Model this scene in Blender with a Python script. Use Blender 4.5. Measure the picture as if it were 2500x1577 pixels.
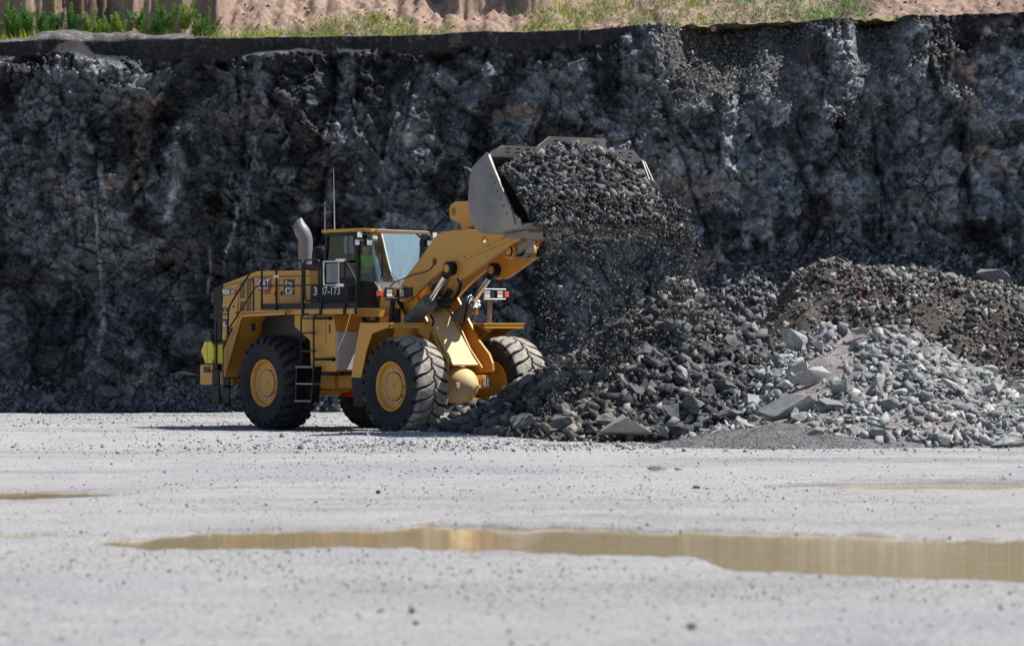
import bpy, bmesh, math, random
import numpy as np
from mathutils import Vector, Matrix, Euler, noise as mnoise

for _o in list(bpy.data.objects): bpy.data.objects.remove(_o)
SC = bpy.context.scene
COL = SC.collection
R = math.radians

# ------------------------------------------------------------ camera, sky, sun, exposure
EYE = 2.0
cam_d = bpy.data.cameras.new('camera'); cam = bpy.data.objects.new('camera', cam_d); COL.objects.link(cam)
cam.location = (0, 0, EYE); cam.rotation_euler = (R(90), 0, 0)
cam_d.sensor_width = 36; cam_d.lens = 36*8400/2500; cam_d.shift_y = 36.5/2500
cam_d.clip_start = 0.5; cam_d.clip_end = 3000
cam_d.dof.use_dof = True; cam_d.dof.focus_distance = 73; cam_d.dof.aperture_fstop = 2.0
SC.camera = cam

SUN_EL = R(58); SUN_V = (0.98, 0.19)
sx, sy = SUN_V; _n = math.hypot(sx, sy); sx /= _n; sy /= _n
sun_dir = Vector((sx*math.cos(SUN_EL), sy*math.cos(SUN_EL), math.sin(SUN_EL)))
W = bpy.data.worlds.new('World'); SC.world = W; W.use_nodes = True
nt = W.node_tree; nt.nodes.clear()
_sky = nt.nodes.new('ShaderNodeTexSky'); _sky.sky_type = 'NISHITA'; _sky.sun_disc = False
_sky.sun_elevation = SUN_EL; _sky.sun_rotation = math.atan2(sx, sy); _sky.air_density = 1.0; _sky.dust_density = 0.6
_bg = nt.nodes.new('ShaderNodeBackground'); _bg.inputs['Strength'].default_value = 0.072
_wo = nt.nodes.new('ShaderNodeOutputWorld')
nt.links.new(_sky.outputs[0], _bg.inputs[0]); nt.links.new(_bg.outputs[0], _wo.inputs[0])
sl = bpy.data.lights.new('sun', 'SUN'); so = bpy.data.objects.new('sun', sl); COL.objects.link(so)
sl.energy = 5.0; sl.angle = R(0.5); sl.color = (1.0, 0.955, 0.89)
so.rotation_euler = (-sun_dir).to_track_quat('-Z', 'Y').to_euler()
SC.view_settings.view_transform = 'Standard'; SC.view_settings.look = 'None'
SC.view_settings.exposure = 0.53; SC.view_settings.gamma = 1
SC.cycles.use_denoising = True; SC.cycles.denoising_prefilter = 'ACCURATE'; SC.cycles.max_bounces = 7; SC.cycles.transparent_max_bounces = 10

rng = np.random.default_rng(7)
rnd = random.Random(5)

# ------------------------------------------------------------ numpy noise
def _hash(ix, iy, seed):
    h = (ix.astype(np.int64)*374761393 + iy.astype(np.int64)*668265263 + seed*1442695041) & 0x7fffffff
    h = ((h ^ (h >> 13))*1274126177) & 0x7fffffff
    h = ((h ^ (h >> 16))*2246822519) & 0x7fffffff
    return ((h ^ (h >> 15)) & 0xffffff)/float(0xffffff)
def vnoise(x, y, seed=0):
    ix = np.floor(x); iy = np.floor(y); fx = x-ix; fy = y-iy
    fx = fx*fx*(3-2*fx); fy = fy*fy*(3-2*fy)
    a = _hash(ix, iy, seed); b = _hash(ix+1, iy, seed); c = _hash(ix, iy+1, seed); d = _hash(ix+1, iy+1, seed)
    return (a+(b-a)*fx)*(1-fy)+(c+(d-c)*fx)*fy
def fbm(x, y, seed=0, octaves=4):
    s = 0; a = 1; t = 0
    for i in range(octaves):
        s = s+a*vnoise(x*2**i, y*2**i, seed+i*17); t += a; a *= .5
    return s/t*2-1
def voro(x, y, seed=0):
    """F1, F2, random id and offset to the nearest jittered point"""
    ix = np.floor(x); iy = np.floor(y)
    f1 = np.full(x.shape, 9.); f2 = np.full(x.shape, 9.); idr = np.zeros(x.shape); ox = np.zeros(x.shape); oy = np.zeros(x.shape)
    cx = np.zeros(x.shape); cy = np.zeros(x.shape)
    for dx in (-1, 0, 1):
        for dy in (-1, 0, 1):
            jx = ix+dx; jy = iy+dy
            px = jx+_hash(jx, jy, seed); py = jy+_hash(jx, jy, seed+5)
            vx = x-px; vy = y-py; d = np.sqrt(vx*vx+vy*vy)
            n = d < f1
            f2 = np.where(n, f1, np.minimum(f2, d))
            f1 = np.where(n, d, f1); ox = np.where(n, vx, ox); oy = np.where(n, vy, oy)
            cx = np.where(n, jx, cx); cy = np.where(n, jy, cy)
    return f1, f2, _hash(cx, cy, seed+11), _hash(cx, cy, seed+23)*2-1, _hash(cx, cy, seed+31)*2-1, ox, oy
def facet(x, z, size, seed, tilt=1.0, ax=1.0):
    f1, f2, i, gx, gz, ox, oy = voro(x/(size*ax), z/size, seed)
    return (i-.5)+tilt*(gx*ox+gz*oy), f2-f1, i
def tri(x, z, size, seed, ax=1.0, jit=.35):
    """continuous surface of flat triangular facets, values about -.5 .. .5"""
    x = x/(size*ax); z = z/size; sk = (x+z)*.3660254; u = x+sk; v = z+sk
    u = u+jit*(vnoise(u*.9, v*.9, seed+3)-.5); v = v+jit*(vnoise(u*.9+9, v*.9, seed+4)-.5)
    iu = np.floor(u); iv = np.floor(v); fu = u-iu; fv = v-iv; up = fu > fv
    h00 = _hash(iu, iv, seed); h11 = _hash(iu+1, iv+1, seed); hm = np.where(up, _hash(iu+1, iv, seed), _hash(iu, iv+1, seed))
    a = np.where(up, fu, fv); b = np.where(up, fv, fu)
    return h00*(1-a)+hm*(a-b)+h11*b-.5
def sstep(a, b, x):
    t = np.clip((x-a)/(b-a), 0, 1); return t*t*(3-2*t)

# ------------------------------------------------------------ mesh helpers
def mesh_np(name, V, F, mat=None, smooth=False, cols=None):
    me = bpy.data.meshes.new(name); k = F.shape[1]
    me.vertices.add(len(V)); me.vertices.foreach_set('co', np.asarray(V, np.float32).ravel())
    me.loops.add(F.size); me.loops.foreach_set('vertex_index', F.astype(np.int32).ravel())
    me.polygons.add(len(F)); me.polygons.foreach_set('loop_start', np.arange(0, F.size, k, dtype=np.int32))
    me.polygons.foreach_set('loop_total', np.full(len(F), k, np.int32))
    if smooth: me.polygons.foreach_set('use_smooth', np.ones(len(F), bool))
    me.update(calc_edges=True)
    if cols is not None:
        a = me.color_attributes.new('Col', 'FLOAT_COLOR', 'POINT')
        c = np.ones((len(V), 4), np.float32); c[:, :3] = cols; a.data.foreach_set('color', c.ravel())
    if mat: me.materials.append(mat)
    return me
def link(name, me, parent=None, **props):
    o = bpy.data.objects.new(name, me); COL.objects.link(o)
    if parent: o.parent = parent
    for k, v in props.items():
        if v is not None: o[k] = v
    return o
def grid_faces(nr, nc):
    i = np.arange(nr-1)[:, None]*nc+np.arange(nc-1)[None, :]
    return np.stack([i, i+1, i+nc+1, i+nc], -1).reshape(-1, 4)

# ------------------------------------------------------------ materials
class Mat:
    def __init__(s, name):
        s.m = bpy.data.materials.new(name); s.m.use_nodes = True; s.t = s.m.node_tree; s.t.nodes.clear()
        s.out = s.n('ShaderNodeOutputMaterial'); s.b = s.n('ShaderNodeBsdfPrincipled'); s.l(s.b.outputs[0], s.out.inputs[0])
    def n(s, k): return s.t.nodes.new(k)
    def l(s, a, b): s.t.links.new(a, b)
    def tc(s, kind='Object'):
        return s.n('ShaderNodeTexCoord').outputs[kind]
    def noise(s, scale, detail=4, rough=.55, vec=None, dist=0):
        n = s.n('ShaderNodeTexNoise'); n.inputs['Scale'].default_value = scale; n.inputs['Detail'].default_value = detail
        n.inputs['Roughness'].default_value = rough; n.inputs['Distortion'].default_value = dist
        s.l(vec if vec else s.tc(), n.inputs['Vector']); return n.outputs['Fac']
    def ramp(s, fac, stops):
        r = s.n('ShaderNodeValToRGB'); e = r.color_ramp.elements
        while len(e) < len(stops): e.new(.5)
        for q, (p, c) in zip(e, stops):
            q.position = p; q.color = (*c, 1) if not isinstance(c, (int, float)) else (c, c, c, 1)
        s.l(fac, r.inputs[0]); return r.outputs[0]
    def mix(s, fac, a, b, mode='MIX'):
        m = s.n('ShaderNodeMix'); m.data_type = 'RGBA'; m.blend_type = mode
        for v, i in ((fac, 0), (a, 6), (b, 7)):
            if hasattr(v, 'is_linked') or isinstance(v, bpy.types.NodeSocket): s.l(v, m.inputs[i])
            elif i == 0: m.inputs[0].default_value = v
            else: m.inputs[i].default_value = (*v, 1)
        return m.outputs[2]
    def bump(s, h, strength, dist):
        b = s.n('ShaderNodeBump'); b.inputs['Strength'].default_value = strength; b.inputs['Distance'].default_value = dist
        s.l(h, b.inputs['Height']); s.l(b.outputs[0], s.b.inputs['Normal'])
    def set(s, color=None, rough=None, metal=None, spec=None):
        if color is not None:
            if isinstance(color, bpy.types.NodeSocket): s.l(color, s.b.inputs['Base Color'])
            else: s.b.inputs['Base Color'].default_value = (*color, 1)
        if rough is not None:
            if isinstance(rough, bpy.types.NodeSocket): s.l(rough, s.b.inputs['Roughness'])
            else: s.b.inputs['Roughness'].default_value = rough
        if metal is not None: s.b.inputs['Metallic'].default_value = metal
        if spec is not None: s.b.inputs['Specular IOR Level'].default_value = spec
        return s.m
def attr_mat(name, noise_scale, amp, bscale, bdist, rough=.85, spec=.25, random_obj=None, crack=False):
    """rough mineral surface coloured by its Col attribute (stuff) or by a per-object tone"""
    m = Mat(name)
    if random_obj:
        oi = m.n('ShaderNodeObjectInfo'); c = m.ramp(oi.outputs['Random'], random_obj)
    else:
        a = m.n('ShaderNodeAttribute'); a.attribute_name = 'Col'; c = a.outputs['Color']
    vec = m.tc()
    n = m.noise(noise_scale, 6, .62, vec)
    k = m.ramp(n, [(.25, 1-amp), (.75, 1+amp)])
    c = m.mix(1.0, c, k, 'MULTIPLY')
    b = m.noise(bscale, 5, .65, vec)
    if crack:
        c = m.mix(1.0, c, m.ramp(m.noise(11, 5, .8, vec), [(.3, .80), (.5, 1.0), (.72, 1.22)]), 'MULTIPLY')
        wv = m.n('ShaderNodeVectorMath'); wv.operation = 'ADD'; nn = m.n('ShaderNodeTexNoise'); nn.inputs['Scale'].default_value = 2.5; nn.inputs['Detail'].default_value = 4; m.l(vec, nn.inputs['Vector'])
        sc_ = m.n('ShaderNodeVectorMath'); sc_.operation = 'SCALE'; sc_.inputs['Scale'].default_value = .35; m.l(nn.outputs['Color'], sc_.inputs[0]); m.l(vec, wv.inputs[0]); m.l(sc_.outputs[0], wv.inputs[1])
        for s_, lim, k_ in ((6.5, .05, .30), (15, .08, .22)):
            vo = m.n('ShaderNodeTexVoronoi'); vo.feature = 'DISTANCE_TO_EDGE'; vo.inputs['Scale'].default_value = s_; m.l(wv.outputs[0], vo.inputs['Vector'])
            r_ = m.ramp(vo.outputs['Distance'], [(0, 0), (lim, 1)]); a_ = m.n('ShaderNodeMath'); a_.operation = 'MULTIPLY_ADD'; m.l(r_, a_.inputs[0]); a_.inputs[1].default_value = k_; m.l(b, a_.inputs[2]); b = a_.outputs[0]
            vc = m.n('ShaderNodeTexVoronoi'); vc.inputs['Scale'].default_value = s_; m.l(wv.outputs[0], vc.inputs['Vector'])
            h_ = m.n('ShaderNodeSeparateColor'); m.l(vc.outputs['Color'], h_.inputs[0]); c = m.mix(1.0, c, m.ramp(h_.outputs[1], [(.0, .78), (.6, 1.0), (1, 1.32)]), 'MULTIPLY'); a2 = m.n('ShaderNodeMath'); a2.operation = 'MULTIPLY_ADD'; m.l(h_.outputs[0], a2.inputs[0]); a2.inputs[1].default_value = .3; m.l(b, a2.inputs[2]); b = a2.outputs[0]
    m.bump(b, .8, bdist)
    return m.set(c, rough, spec=spec)
def plain(name, color, rough=.5, metal=0, spec=.5, dirt=0, dirt_col=(.30, .27, .23), dscale=2.2, bump=0, scale=6):
    m = Mat(name); c = color
    if dirt:
        n = m.noise(dscale, 7, .65); f = m.ramp(n, [(.42, 0), (.72, dirt)])
        n2 = m.noise(dscale*9, 4, .6); f2 = m.ramp(n2, [(.5, .0), (.8, dirt*.6)])
        c = m.mix(f, color, dirt_col); c = m.mix(f2, c, dirt_col)
    if bump: m.bump(m.noise(scale, 5, .6), .5, bump)
    return m.set(c, rough, metal, spec)

DARKT = [(0, (.055, .058, .066)), (.3, (.08, .085, .095)), (.6, (.12, .125, .13)), (.85, (.16, .16, .155)), (1, (.22, .215, .20))]
LIGHTT = [(0, (.17, .18, .185)), (.35, (.24, .25, .25)), (.7, (.32, .325, .32)), (1, (.42, .41, .385))]
M_cliff = attr_mat('cliff_rock', 5, .30, 14, .045, crack=True)
M_soil = attr_mat('loose_fines', 9, .35, 45, .02, .95, .1)
M_rubble = attr_mat('crushed_rock', 12, .3, 40, .003)
M_rock_dark = attr_mat('dark_blasted_rock', 3.5, .4, 14, .008, random_obj=DARKT)
M_rock_light = attr_mat('pale_blasted_rock', 3.5, .32, 14, .008, random_obj=LIGHTT)
M_yel = plain('machine_yellow', (.60, .285, .036), .42, 0, .45, .30, (.36, .25, .13), 1.3)
M_yel2 = plain('bright_yellow', (.72, .60, .03), .4, 0, .45, .15)
M_blk = plain('black_paint', (.008, .009, .011), .45, 0, .22, .08, (.06, .06, .06), 2)
M_dusty_sunlit = plain('dusty_sunlit_yellow', (.66, .45, .18), .6, 0, .35, .7, (.60, .52, .40), 2.5)  # dust on the axle nose; on the sloping plate, painted-in sunlight
M_rub = plain('rubber', (.018, .019, .021), .75, 0, .3, .3, (.07, .072, .078), 3)
m = Mat('worn_steel'); vec = m.tc()
c = m.ramp(m.noise(1.1, 6, .6, vec), [(.32, (.14, .14, .155)), (.5, (.22, .20, .185)), (.68, (.32, .275, .22))])
mp = m.n('ShaderNodeMapping'); mp.inputs['Scale'].default_value = (2.5, 3, 22); mp.inputs['Rotation'].default_value = (0, .5, 0); m.l(vec, mp.inputs[0])
c = m.mix(m.ramp(m.noise(2.0, 5, .7, mp.outputs[0]), [(.57, 0), (.66, .75)]), c, (.33, .32, .33))
mp = m.n('ShaderNodeMapping'); mp.inputs['Scale'].default_value = (1.2, 1, 9); mp.inputs['Rotation'].default_value = (0, -.9, 0); m.l(vec, mp.inputs[0])
c = m.mix(m.ramp(m.noise(2.6, 6, .7, mp.outputs[0]), [(.62, 0), (.68, .6)]), c, (.06, .055, .055))
m.bump(m.noise(20, 5, .6, vec), .5, .003); M_steel = m.set(c, .5, .35)
M_grey = plain('grey_exhaust', (.16, .16, .175), .5, .15, .5, .3, (.3, .29, .28), 3)
M_chrome = plain('chrome_rod', (.75, .75, .76), .12, 1)
M_cyl = plain('greasy_cylinder', (.13, .135, .15), .55, .1, .5, .9, (.19, .18, .17), 7, .004, 30)
M_alu = plain('bright_aluminium', (.62, .63, .66), .38, .25, .5, .3, (.5, .48, .46), 5)
M_white = plain('white_lettering', (.80, .80, .78), .5)
M_red = plain('red_paint', (.45, .015, .02), .4)
M_orange = plain('orange_lens', (.75, .12, .02), .25)
M_lens = plain('lamp_lens', (.78, .80, .82), .15, .2)
M_blue = plain('flag_blue', (.08, .09, .35), .5)
M_char = plain('decal_black', (.018, .017, .016), .5)
M_gold = plain('gold_print', (.62, .36, .10), .5)
M_hivis = plain('lime_fabric', (.30, .95, .08), .8)
M_trous = plain('dark_cloth', (.03, .035, .05), .9)
M_skin = plain('skin', (.48, .27, .19), .55)
M_lime = plain('yellow_reflective', (.75, .85, .03), .5)
M_seat = plain('seat_fabric', (.03, .03, .035), .9)
g = Mat('tinted_glass'); g.t.nodes.remove(g.b)
_tr = g.n('ShaderNodeBsdfTransparent'); _tr.inputs[0].default_value = (.86, .92, .90, 1)
_gl = g.n('ShaderNodeBsdfGlossy'); _gl.inputs['Roughness'].default_value = .02; _gl.inputs[0].default_value = (.9, .95, 1, 1)
_fr = g.n('ShaderNodeFresnel'); _fr.inputs[0].default_value = 1.45
_mx = g.n('ShaderNodeMixShader'); g.l(_fr.outputs[0], _mx.inputs[0]); g.l(_tr.outputs[0], _mx.inputs[1]); g.l(_gl.outputs[0], _mx.inputs[2]); g.l(_mx.outputs[0], g.out.inputs[0])
M_glass = g.m
g = Mat('sky_tinted_windscreen'); g.t.nodes.remove(g.b)
_tr = g.n('ShaderNodeBsdfTransparent'); _tr.inputs[0].default_value = (.82, .92, .93, 1)
_gl = g.n('ShaderNodeBsdfGlossy'); _gl.inputs['Roughness'].default_value = .03; _gl.inputs[0].default_value = (.62, .86, 1, 1)  # blue gloss tint and raised mirror mix stand in for reflected bright sky
_mx = g.n('ShaderNodeMixShader'); _mx.inputs[0].default_value = .5; g.l(_tr.outputs[0], _mx.inputs[1]); g.l(_gl.outputs[0], _mx.inputs[2]); g.l(_mx.outputs[0], g.out.inputs[0])
M_wind = g.m

# ============================================================ SETTING: ground, puddles
def lerp(x, xs, ys): return np.interp(x, xs, ys)
def px2x(px, y): return (px-1250)/8400*y
# main puddle outline: (x, near y, far y) from surveyed shore points at water level
WZ = -0.035
def shore(pts):
    out = []
    for px, py in pts:
        y = (EYE-WZ)*8400/(py-825); out.append((px2x(px, y), y))
    return np.array(out)
FAR = shore([(250, 1324), (400, 1313), (600, 1305), (900, 1301), (1080, 1288), (1160, 1289), (1250, 1297), (1500, 1300), (1700, 1301), (1850, 1306), (2100, 1318), (2300, 1324), (2560, 1322), (3200, 1330)])
NEAR = shore([(250, 1329), (420, 1336), (700, 1338), (1000, 1338), (1200, 1344), (1400, 1351), (1560, 1356), (1650, 1360), (1700, 1365), (1735, 1377), (1790, 1388), (1900, 1394), (2100, 1401), (2300, 1409), (2560, 1415), (3200, 1430)])
POOLS = [  # small pools: centre px, centre py, half width m, half depth m
    (10, 1208, 1.35, 1.2), (2320, 1186, 2.2, 1.0), (1470, 1088, 1.7, .45), (30, 1308, .7, .5)]
pools = []
for px, py, a, b in POOLS:
    y = (EYE+.02)*8400/(py-825); pools.append((px2x(px, y), y, a, b))
def pool_depth(x, y):
    wob = fbm(x*1.3, y*.5, 71, 4)
    yf = lerp(x, FAR[:, 0], FAR[:, 1])+wob*.8+.4*fbm(x*6, y*1.5, 72, 3); yn = lerp(x, NEAR[:, 0], NEAR[:, 1])-wob*.45-.35*fbm(x*5, y*1.5, 73, 3)
    d = np.minimum(yf-y, y-yn); d = np.where(x < FAR[0, 0], -1+0*x, d)
    s = sstep(-.7, .35, d)*.09
    for cx, cy, a, b in pools:
        q = 1-np.sqrt(((x-cx)/a)**2+((y-cy)/b)**2)+.25*wob
        s = np.maximum(s, sstep(-.35, .3, q)*.075)
    return s
def ridge_line(x): return 69.0-1.0*sstep(0, 3, x)
def ground_h(x, y):
    h = .030*fbm(x*.35, y*.22, 3, 3)+.014*fbm(x*1.6, y*1.1, 4, 3)
    h = h+.13*np.exp(-((y-68.6)/3.2)**2)*sstep(3.5, -1, x)*(1-.25*fbm(x*.8, y*0, 9, 2))
    h = h+.05*sstep(74, 76, y)*sstep(87, 84, y)*fbm(x*.5, y*2.2, 12, 3)
    near = sstep(14, 22, y)*sstep(62, 56, y)
    h = np.maximum(h, -.012)-pool_depth(x, y)*np.where(y > 60, .8, 1)
    return h
def axis(segs):
    v = []
    for a, b, d in segs:
        n = max(1, int(round((b-a)/d))); v += list(np.linspace(a, b, n, endpoint=False))
    return np.array(v+[segs[-1][1]])
gx_ = axis([(-400, -60, 40), (-60, -18, 3), (-18, 18, .07), (18, 60, 3), (60, 400, 40)])
_y = [12.0]
while _y[-1] < 97: _y.append(_y[-1]+max(.035, _y[-1]**2/8400/2*1.5))
gy_ = np.concatenate([np.arange(-300, 0, 40), np.arange(0, 12, 1.), _y, np.arange(100, 700, 60)])
GX, GY = np.meshgrid(gx_, gy_)
fine = (np.abs(GX) < 18.5) & (GY > 11.5) & (GY < 97)
GH = np.where(fine, ground_h(GX, GY)+.007*fbm(GX*7, GY*4, 31, 2), -.02)
m = Mat('quarry_floor')
vec = m.tc()
n1 = m.noise(.16, 5, .6, vec); n2 = m.noise(1.1, 5, .6, vec); n3 = m.noise(26, 3, .7, vec)
c = m.ramp(n1, [(.3, (.335, .34, .355)), (.5, (.43, .431, .437)), (.7, (.465, .45, .42))])
c = m.mix(m.ramp(n2, [(.35, .8), (.62, 0)]), c, (.37, .373, .39))
c = m.mix(1.0, c, m.ramp(n3, [(.34, .5), (.6, 1.14)]), 'MULTIPLY')
a = m.n('ShaderNodeAttribute'); a.attribute_name = 'Col'
c = m.mix(1.0, c, a.outputs['Color'], 'MULTIPLY')
m.bump(m.noise(30, 5, .75, vec), 1.0, .03)
M_ground = m.set(c, .9, spec=.15)
# damp silt round the pools and in the wheel tracks is darker and browner
damp = np.where(fine, sstep(.012, .055, pool_depth(GX, GY)), 0)
trk = np.exp(-((GY-75.6-.3*fbm(GX*.3, GY*0, 41, 2))/.5)**2)*sstep(-3.2, -4.6, GX)*.8+np.exp(-((GY-60.5-.5*fbm(GX*.25, GY*0, 42, 2))/.7)**2)*sstep(-.5, -4, GX)*.35
trk = trk+.55*sstep(.05, .5, fbm(GX*.12, GY*.6, 47, 4))*sstep(34, 40, GY)+.22*sstep(.1, .5, fbm(GX*.4, GY*.5, 48, 4))
for yy_, am_, w_ in ((49.5, .30, .35), (51.6, .30, .35), (56, .25, .3), (58.2, .25, .3), (44.5, .2, .25), (46.2, .2, .25)):
    trk = trk+am_*np.exp(-((GY-yy_-.06*GX-.8*fbm(GX*.1, GX*0+yy_, 49, 2))/w_)**2)*vnoise(GX*.5, GX*0+yy_, 50)
trk = np.clip(trk, 0, 1)*(.6+.4*vnoise(GX*2, GY*2, 44))
tan = sstep(.1, .5, fbm(GX*.18, GY*.35, 53, 3))*.5
GC = np.ones(GX.shape+(3,))
GC = GC*(1-tan[..., None]*(1-np.array([1.02, .98, .90])))
GC = GC*(1-damp[..., None]*(1-np.array([.62, .56, .46])))
GC = GC*(1-trk[..., None]*(1-np.array([.52, .50, .50])))
me = mesh_np('ground', np.stack([GX, GY, GH], -1).reshape(-1, 3), grid_faces(*GX.shape), M_ground, True, GC.reshape(-1, 3))
link('ground', me, kind='structure', label='pale grey crushed stone quarry floor with damp patches')

m = Mat('muddy_water'); vec = m.tc()
mp = m.n('ShaderNodeMapping'); mp.inputs['Scale'].default_value = (.25, 1.6, 1); m.l(vec, mp.inputs[0])
m.bump(m.noise(6, 2, .5, mp.outputs[0]), .30, .008)
m.b.inputs['IOR'].default_value = 1.33
M_water = m.set((.42, .335, .20), .04, spec=.5)
def water(name, outline, z, label):
    bm = bmesh.new(); vs = [bm.verts.new((x, y, z)) for x, y in outline]; bm.faces.new(vs)
    bmesh.ops.recalc_face_normals(bm, faces=bm.faces)
    me = bpy.data.meshes.new(name); bm.to_mesh(me); bm.free(); me.materials.append(M_water)
    if me.polygons[0].normal.z < 0: me.flip_normals()
    return link(name, me, kind='structure', label=label)
o1 = [(x, y+.9) for x, y in FAR]; o2 = [(x, y-.9) for x, y in NEAR][::-1]
water('puddle', [(o1[0][0]-.2, o1[0][1]-.9)]+o1+o2, WZ, 'long tan puddle stretching across the quarry floor to the right edge')
for (cx, cy, a, b), lab in zip(pools, ['brown puddle at the left edge of the quarry floor', 'shallow silty puddle beyond the long puddle on the right', 'thin puddle at the foot of the dark rubble pile',
        'small puddle left of the long tan puddle']):
    water('puddle', [(cx+a*1.3*math.cos(t), cy+b*1.3*math.sin(t)) for t in np.linspace(0, 6.28, 40)[:-1]], -.042 if cy < 60 else -.036, lab)

# ============================================================ SETTING: the quarry face
ZTOP_X = [-30, -13.85, -8.7, -8.4, -4.3, -1.4, .45, 2.3, 2.9, 3.9, 7.2, 13.85, 30]
ZTOP_Y = [10.1, 10.08, 10.09, 10.15, 10.20, 10.34, 10.40, 10.44, 10.52, 10.62, 10.76, 10.91, 11.1]
XC = np.arange(-24, 24.01, .036); NZ = 305
Sg = np.linspace(0, 1, NZ)
CX, CS = np.meshgrid(XC, Sg)
ztop = lerp(CX, ZTOP_X, ZTOP_Y)+.05*fbm(CX*1.3, CX*0, 88, 3)
CZ = CS*ztop
wx = CX+.22*fbm(CX*.9, CZ*.9, 101, 1)+.012*fbm(CX*6, CZ*6, 107, 2)+.10*(CZ-5)*(.4+.6*sstep(-6, 6, CX)); wz = CZ+.20*fbm(CX*.9+40, CZ*.9, 102, 1)+.012*fbm(CX*6, CZ*6, 108, 2)
def rot(x, z, deg):
    c, q = math.cos(R(deg)), math.sin(R(deg)); return x*c+z*q, -x*q+z*c
A1, e1, i1 = facet(*rot(wx, wz, 12), 2.6, 1, 1.3, .75)
A2, e2, i2 = facet(*rot(wx, wz, -22), 1.15, 2, 1.4, .62)
A2b, e2b, i2b = facet(*rot(wx, wz, 8), .75, 12, 1.3, 1.9)
A3, e3, i3 = facet(*rot(wx, wz, 35), .44, 3, 1.3, .7)
A3b, e3b, i3b = facet(*rot(CX+.1*wx, CZ, -12), .30, 13, 1.3, 1.6)
A4, e4, i4 = facet(*rot(CX, CZ, 20), .16, 4, 1.2, 1.3)
A5, e5, i5 = facet(CX, CZ, .08, 5, 1.1)
broken = sstep(.0, .35, fbm(CX*.35, CZ*.5, 120, 3)+.35*sstep(.86, .97, CS)-.05+.5*np.exp(-((CX+9)/3.5)**2)*sstep(3, 7, CZ))       # shattered zones
blocky = 1-broken
mA = sstep(-.25, .25, fbm(CX*.5, CZ*.5, 125, 3)); mB = 1-mA
T1 = tri(*rot(wx, wz, 15), 1.9, 61, .6); T2 = tri(*rot(CX, CZ, -28), .85, 62, .7); T3 = tri(*rot(CX, CZ, 40), .42, 63, .8); T4 = tri(*rot(CX, CZ, 5), .21, 64, 1.2); T5 = tri(*rot(CX, CZ, 60), .11, 65)
T0 = tri(*rot(CX, CZ, 20), 3.4, 60, .55); fz = .55+.45*np.maximum(broken, sstep(.35, .7, vnoise(CX*.8, CZ*.8, 68)))
D = .20*A1+.50*T0+.50*T1+.20*A2*(.5+.5*mA)+.17*A2b*mB+.30*T2+fz*(.16*A3+.13*A3b*(.5+.5*mB)+.17*T3+.085*A4+.07*T4+.028*A5+.03*T5)
for ax_, az_, bx_, bz_, dp_ in [(4.1, 8.6, 5.9, 3.2, .22), (3.2, 7.9, 3.9, 4.5, .2), (7.4, 7.7, 8.8, 4.2, .22), (9.8, 8.0, 10.4, 3.6, .3), (6.9, 5.9, 10.0, 6.6, .16), (5.6, 5.2, 8.2, 5.6, .16), (1.1, 9.0, .2, 5.2, .25), (-1.5, 8.3, 1.6, 7.4, .16), (-2.7, 9.3, -3.6, 3.0, .22), (-4.7, 9.8, -5.6, 1.4, .28), (-7.1, 9.6, -7.6, 2.0, .25), (-6.3, 7.4, -4.0, 7.9, .15), (-12.2, 8.8, -11.6, 2.5, .2), (12.1, 9.5, 12.6, 3.5, .26), (-.7, 5.8, 2.0, 6.4, .14), (10.8, 5.2, 13.6, 5.9, .15), (-9.2, 7.9, -10.8, 9.0, .2)]:
    ex, ez = bx_-ax_, bz_-az_; tt_ = np.clip(((CX-ax_)*ex+(CZ-az_)*ez)/(ex*ex+ez*ez), 0, 1)
    dd_ = np.hypot(CX-ax_-tt_*ex+.10*fbm(CX*2, CZ*2, 66, 3), CZ-az_-tt_*ez+.10*fbm(CX*2, CZ*2, 67, 3)); D -= dp_*np.exp(-(dd_/.055)**2)
ck = vnoise(CX*1.7, CZ*1.7, 127)
D -= .22*(1-sstep(0, .03, e2))*sstep(.35, .75, ck)*blocky+.18*(1-sstep(0, .025, e2b))*sstep(.3, .6, 1-ck)*blocky+.14*(1-sstep(0, .075, e3))*sstep(.4, .7, vnoise(CX*2.6, CZ*2.6, 128))+.11*(1-sstep(0, .08, e3b))*mB+.05*(1-sstep(0, .12, e4))*(.3+broken)
D += .45*fbm(CX*.22, CZ*.12, 131, 3)
seam = fbm(CX*.9-.10*CZ, CZ*.09, 140, 3)
D -= .10*np.exp(-(seam/.05)**2)                                   # steep dark fractures
for gx0, lean, wd, dp, z0, z1 in [(-8.3, .06, .55, .95, 1, 9.7), (-9.9, .1, .22, .5, 3, 9), (-12.3, .0, .25, .3, 2, 7), (8.6, -.06, .22, .45, 3, 9.6), (11.0, -.03, .25, .4, 3, 10), (1.7, .12, .3, .4, 4, 8), (-2.0, .08, .4, .4, 2, 7), (6.2, .0, .12, .3, 4, 9)]:
    D -= .75*dp*np.exp(-((wx-gx0-lean*(CZ-5)+.45*fbm(CZ*.5, CZ*0+gx0, 7, 3)+.25*A3)/(wd*1.3))**2)*sstep(z0-1, z0+1, CZ)*sstep(z1+.4, z1-.4, CZ)
# the undercut hollow low on the left
D -= 1.1*np.exp(-((CX+9.2)/2.2)**2-((CZ-3.4)/.95)**2)+.7*np.exp(-((CX+12.6)/1.8)**2-((CZ-2.9)/.8)**2)
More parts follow.
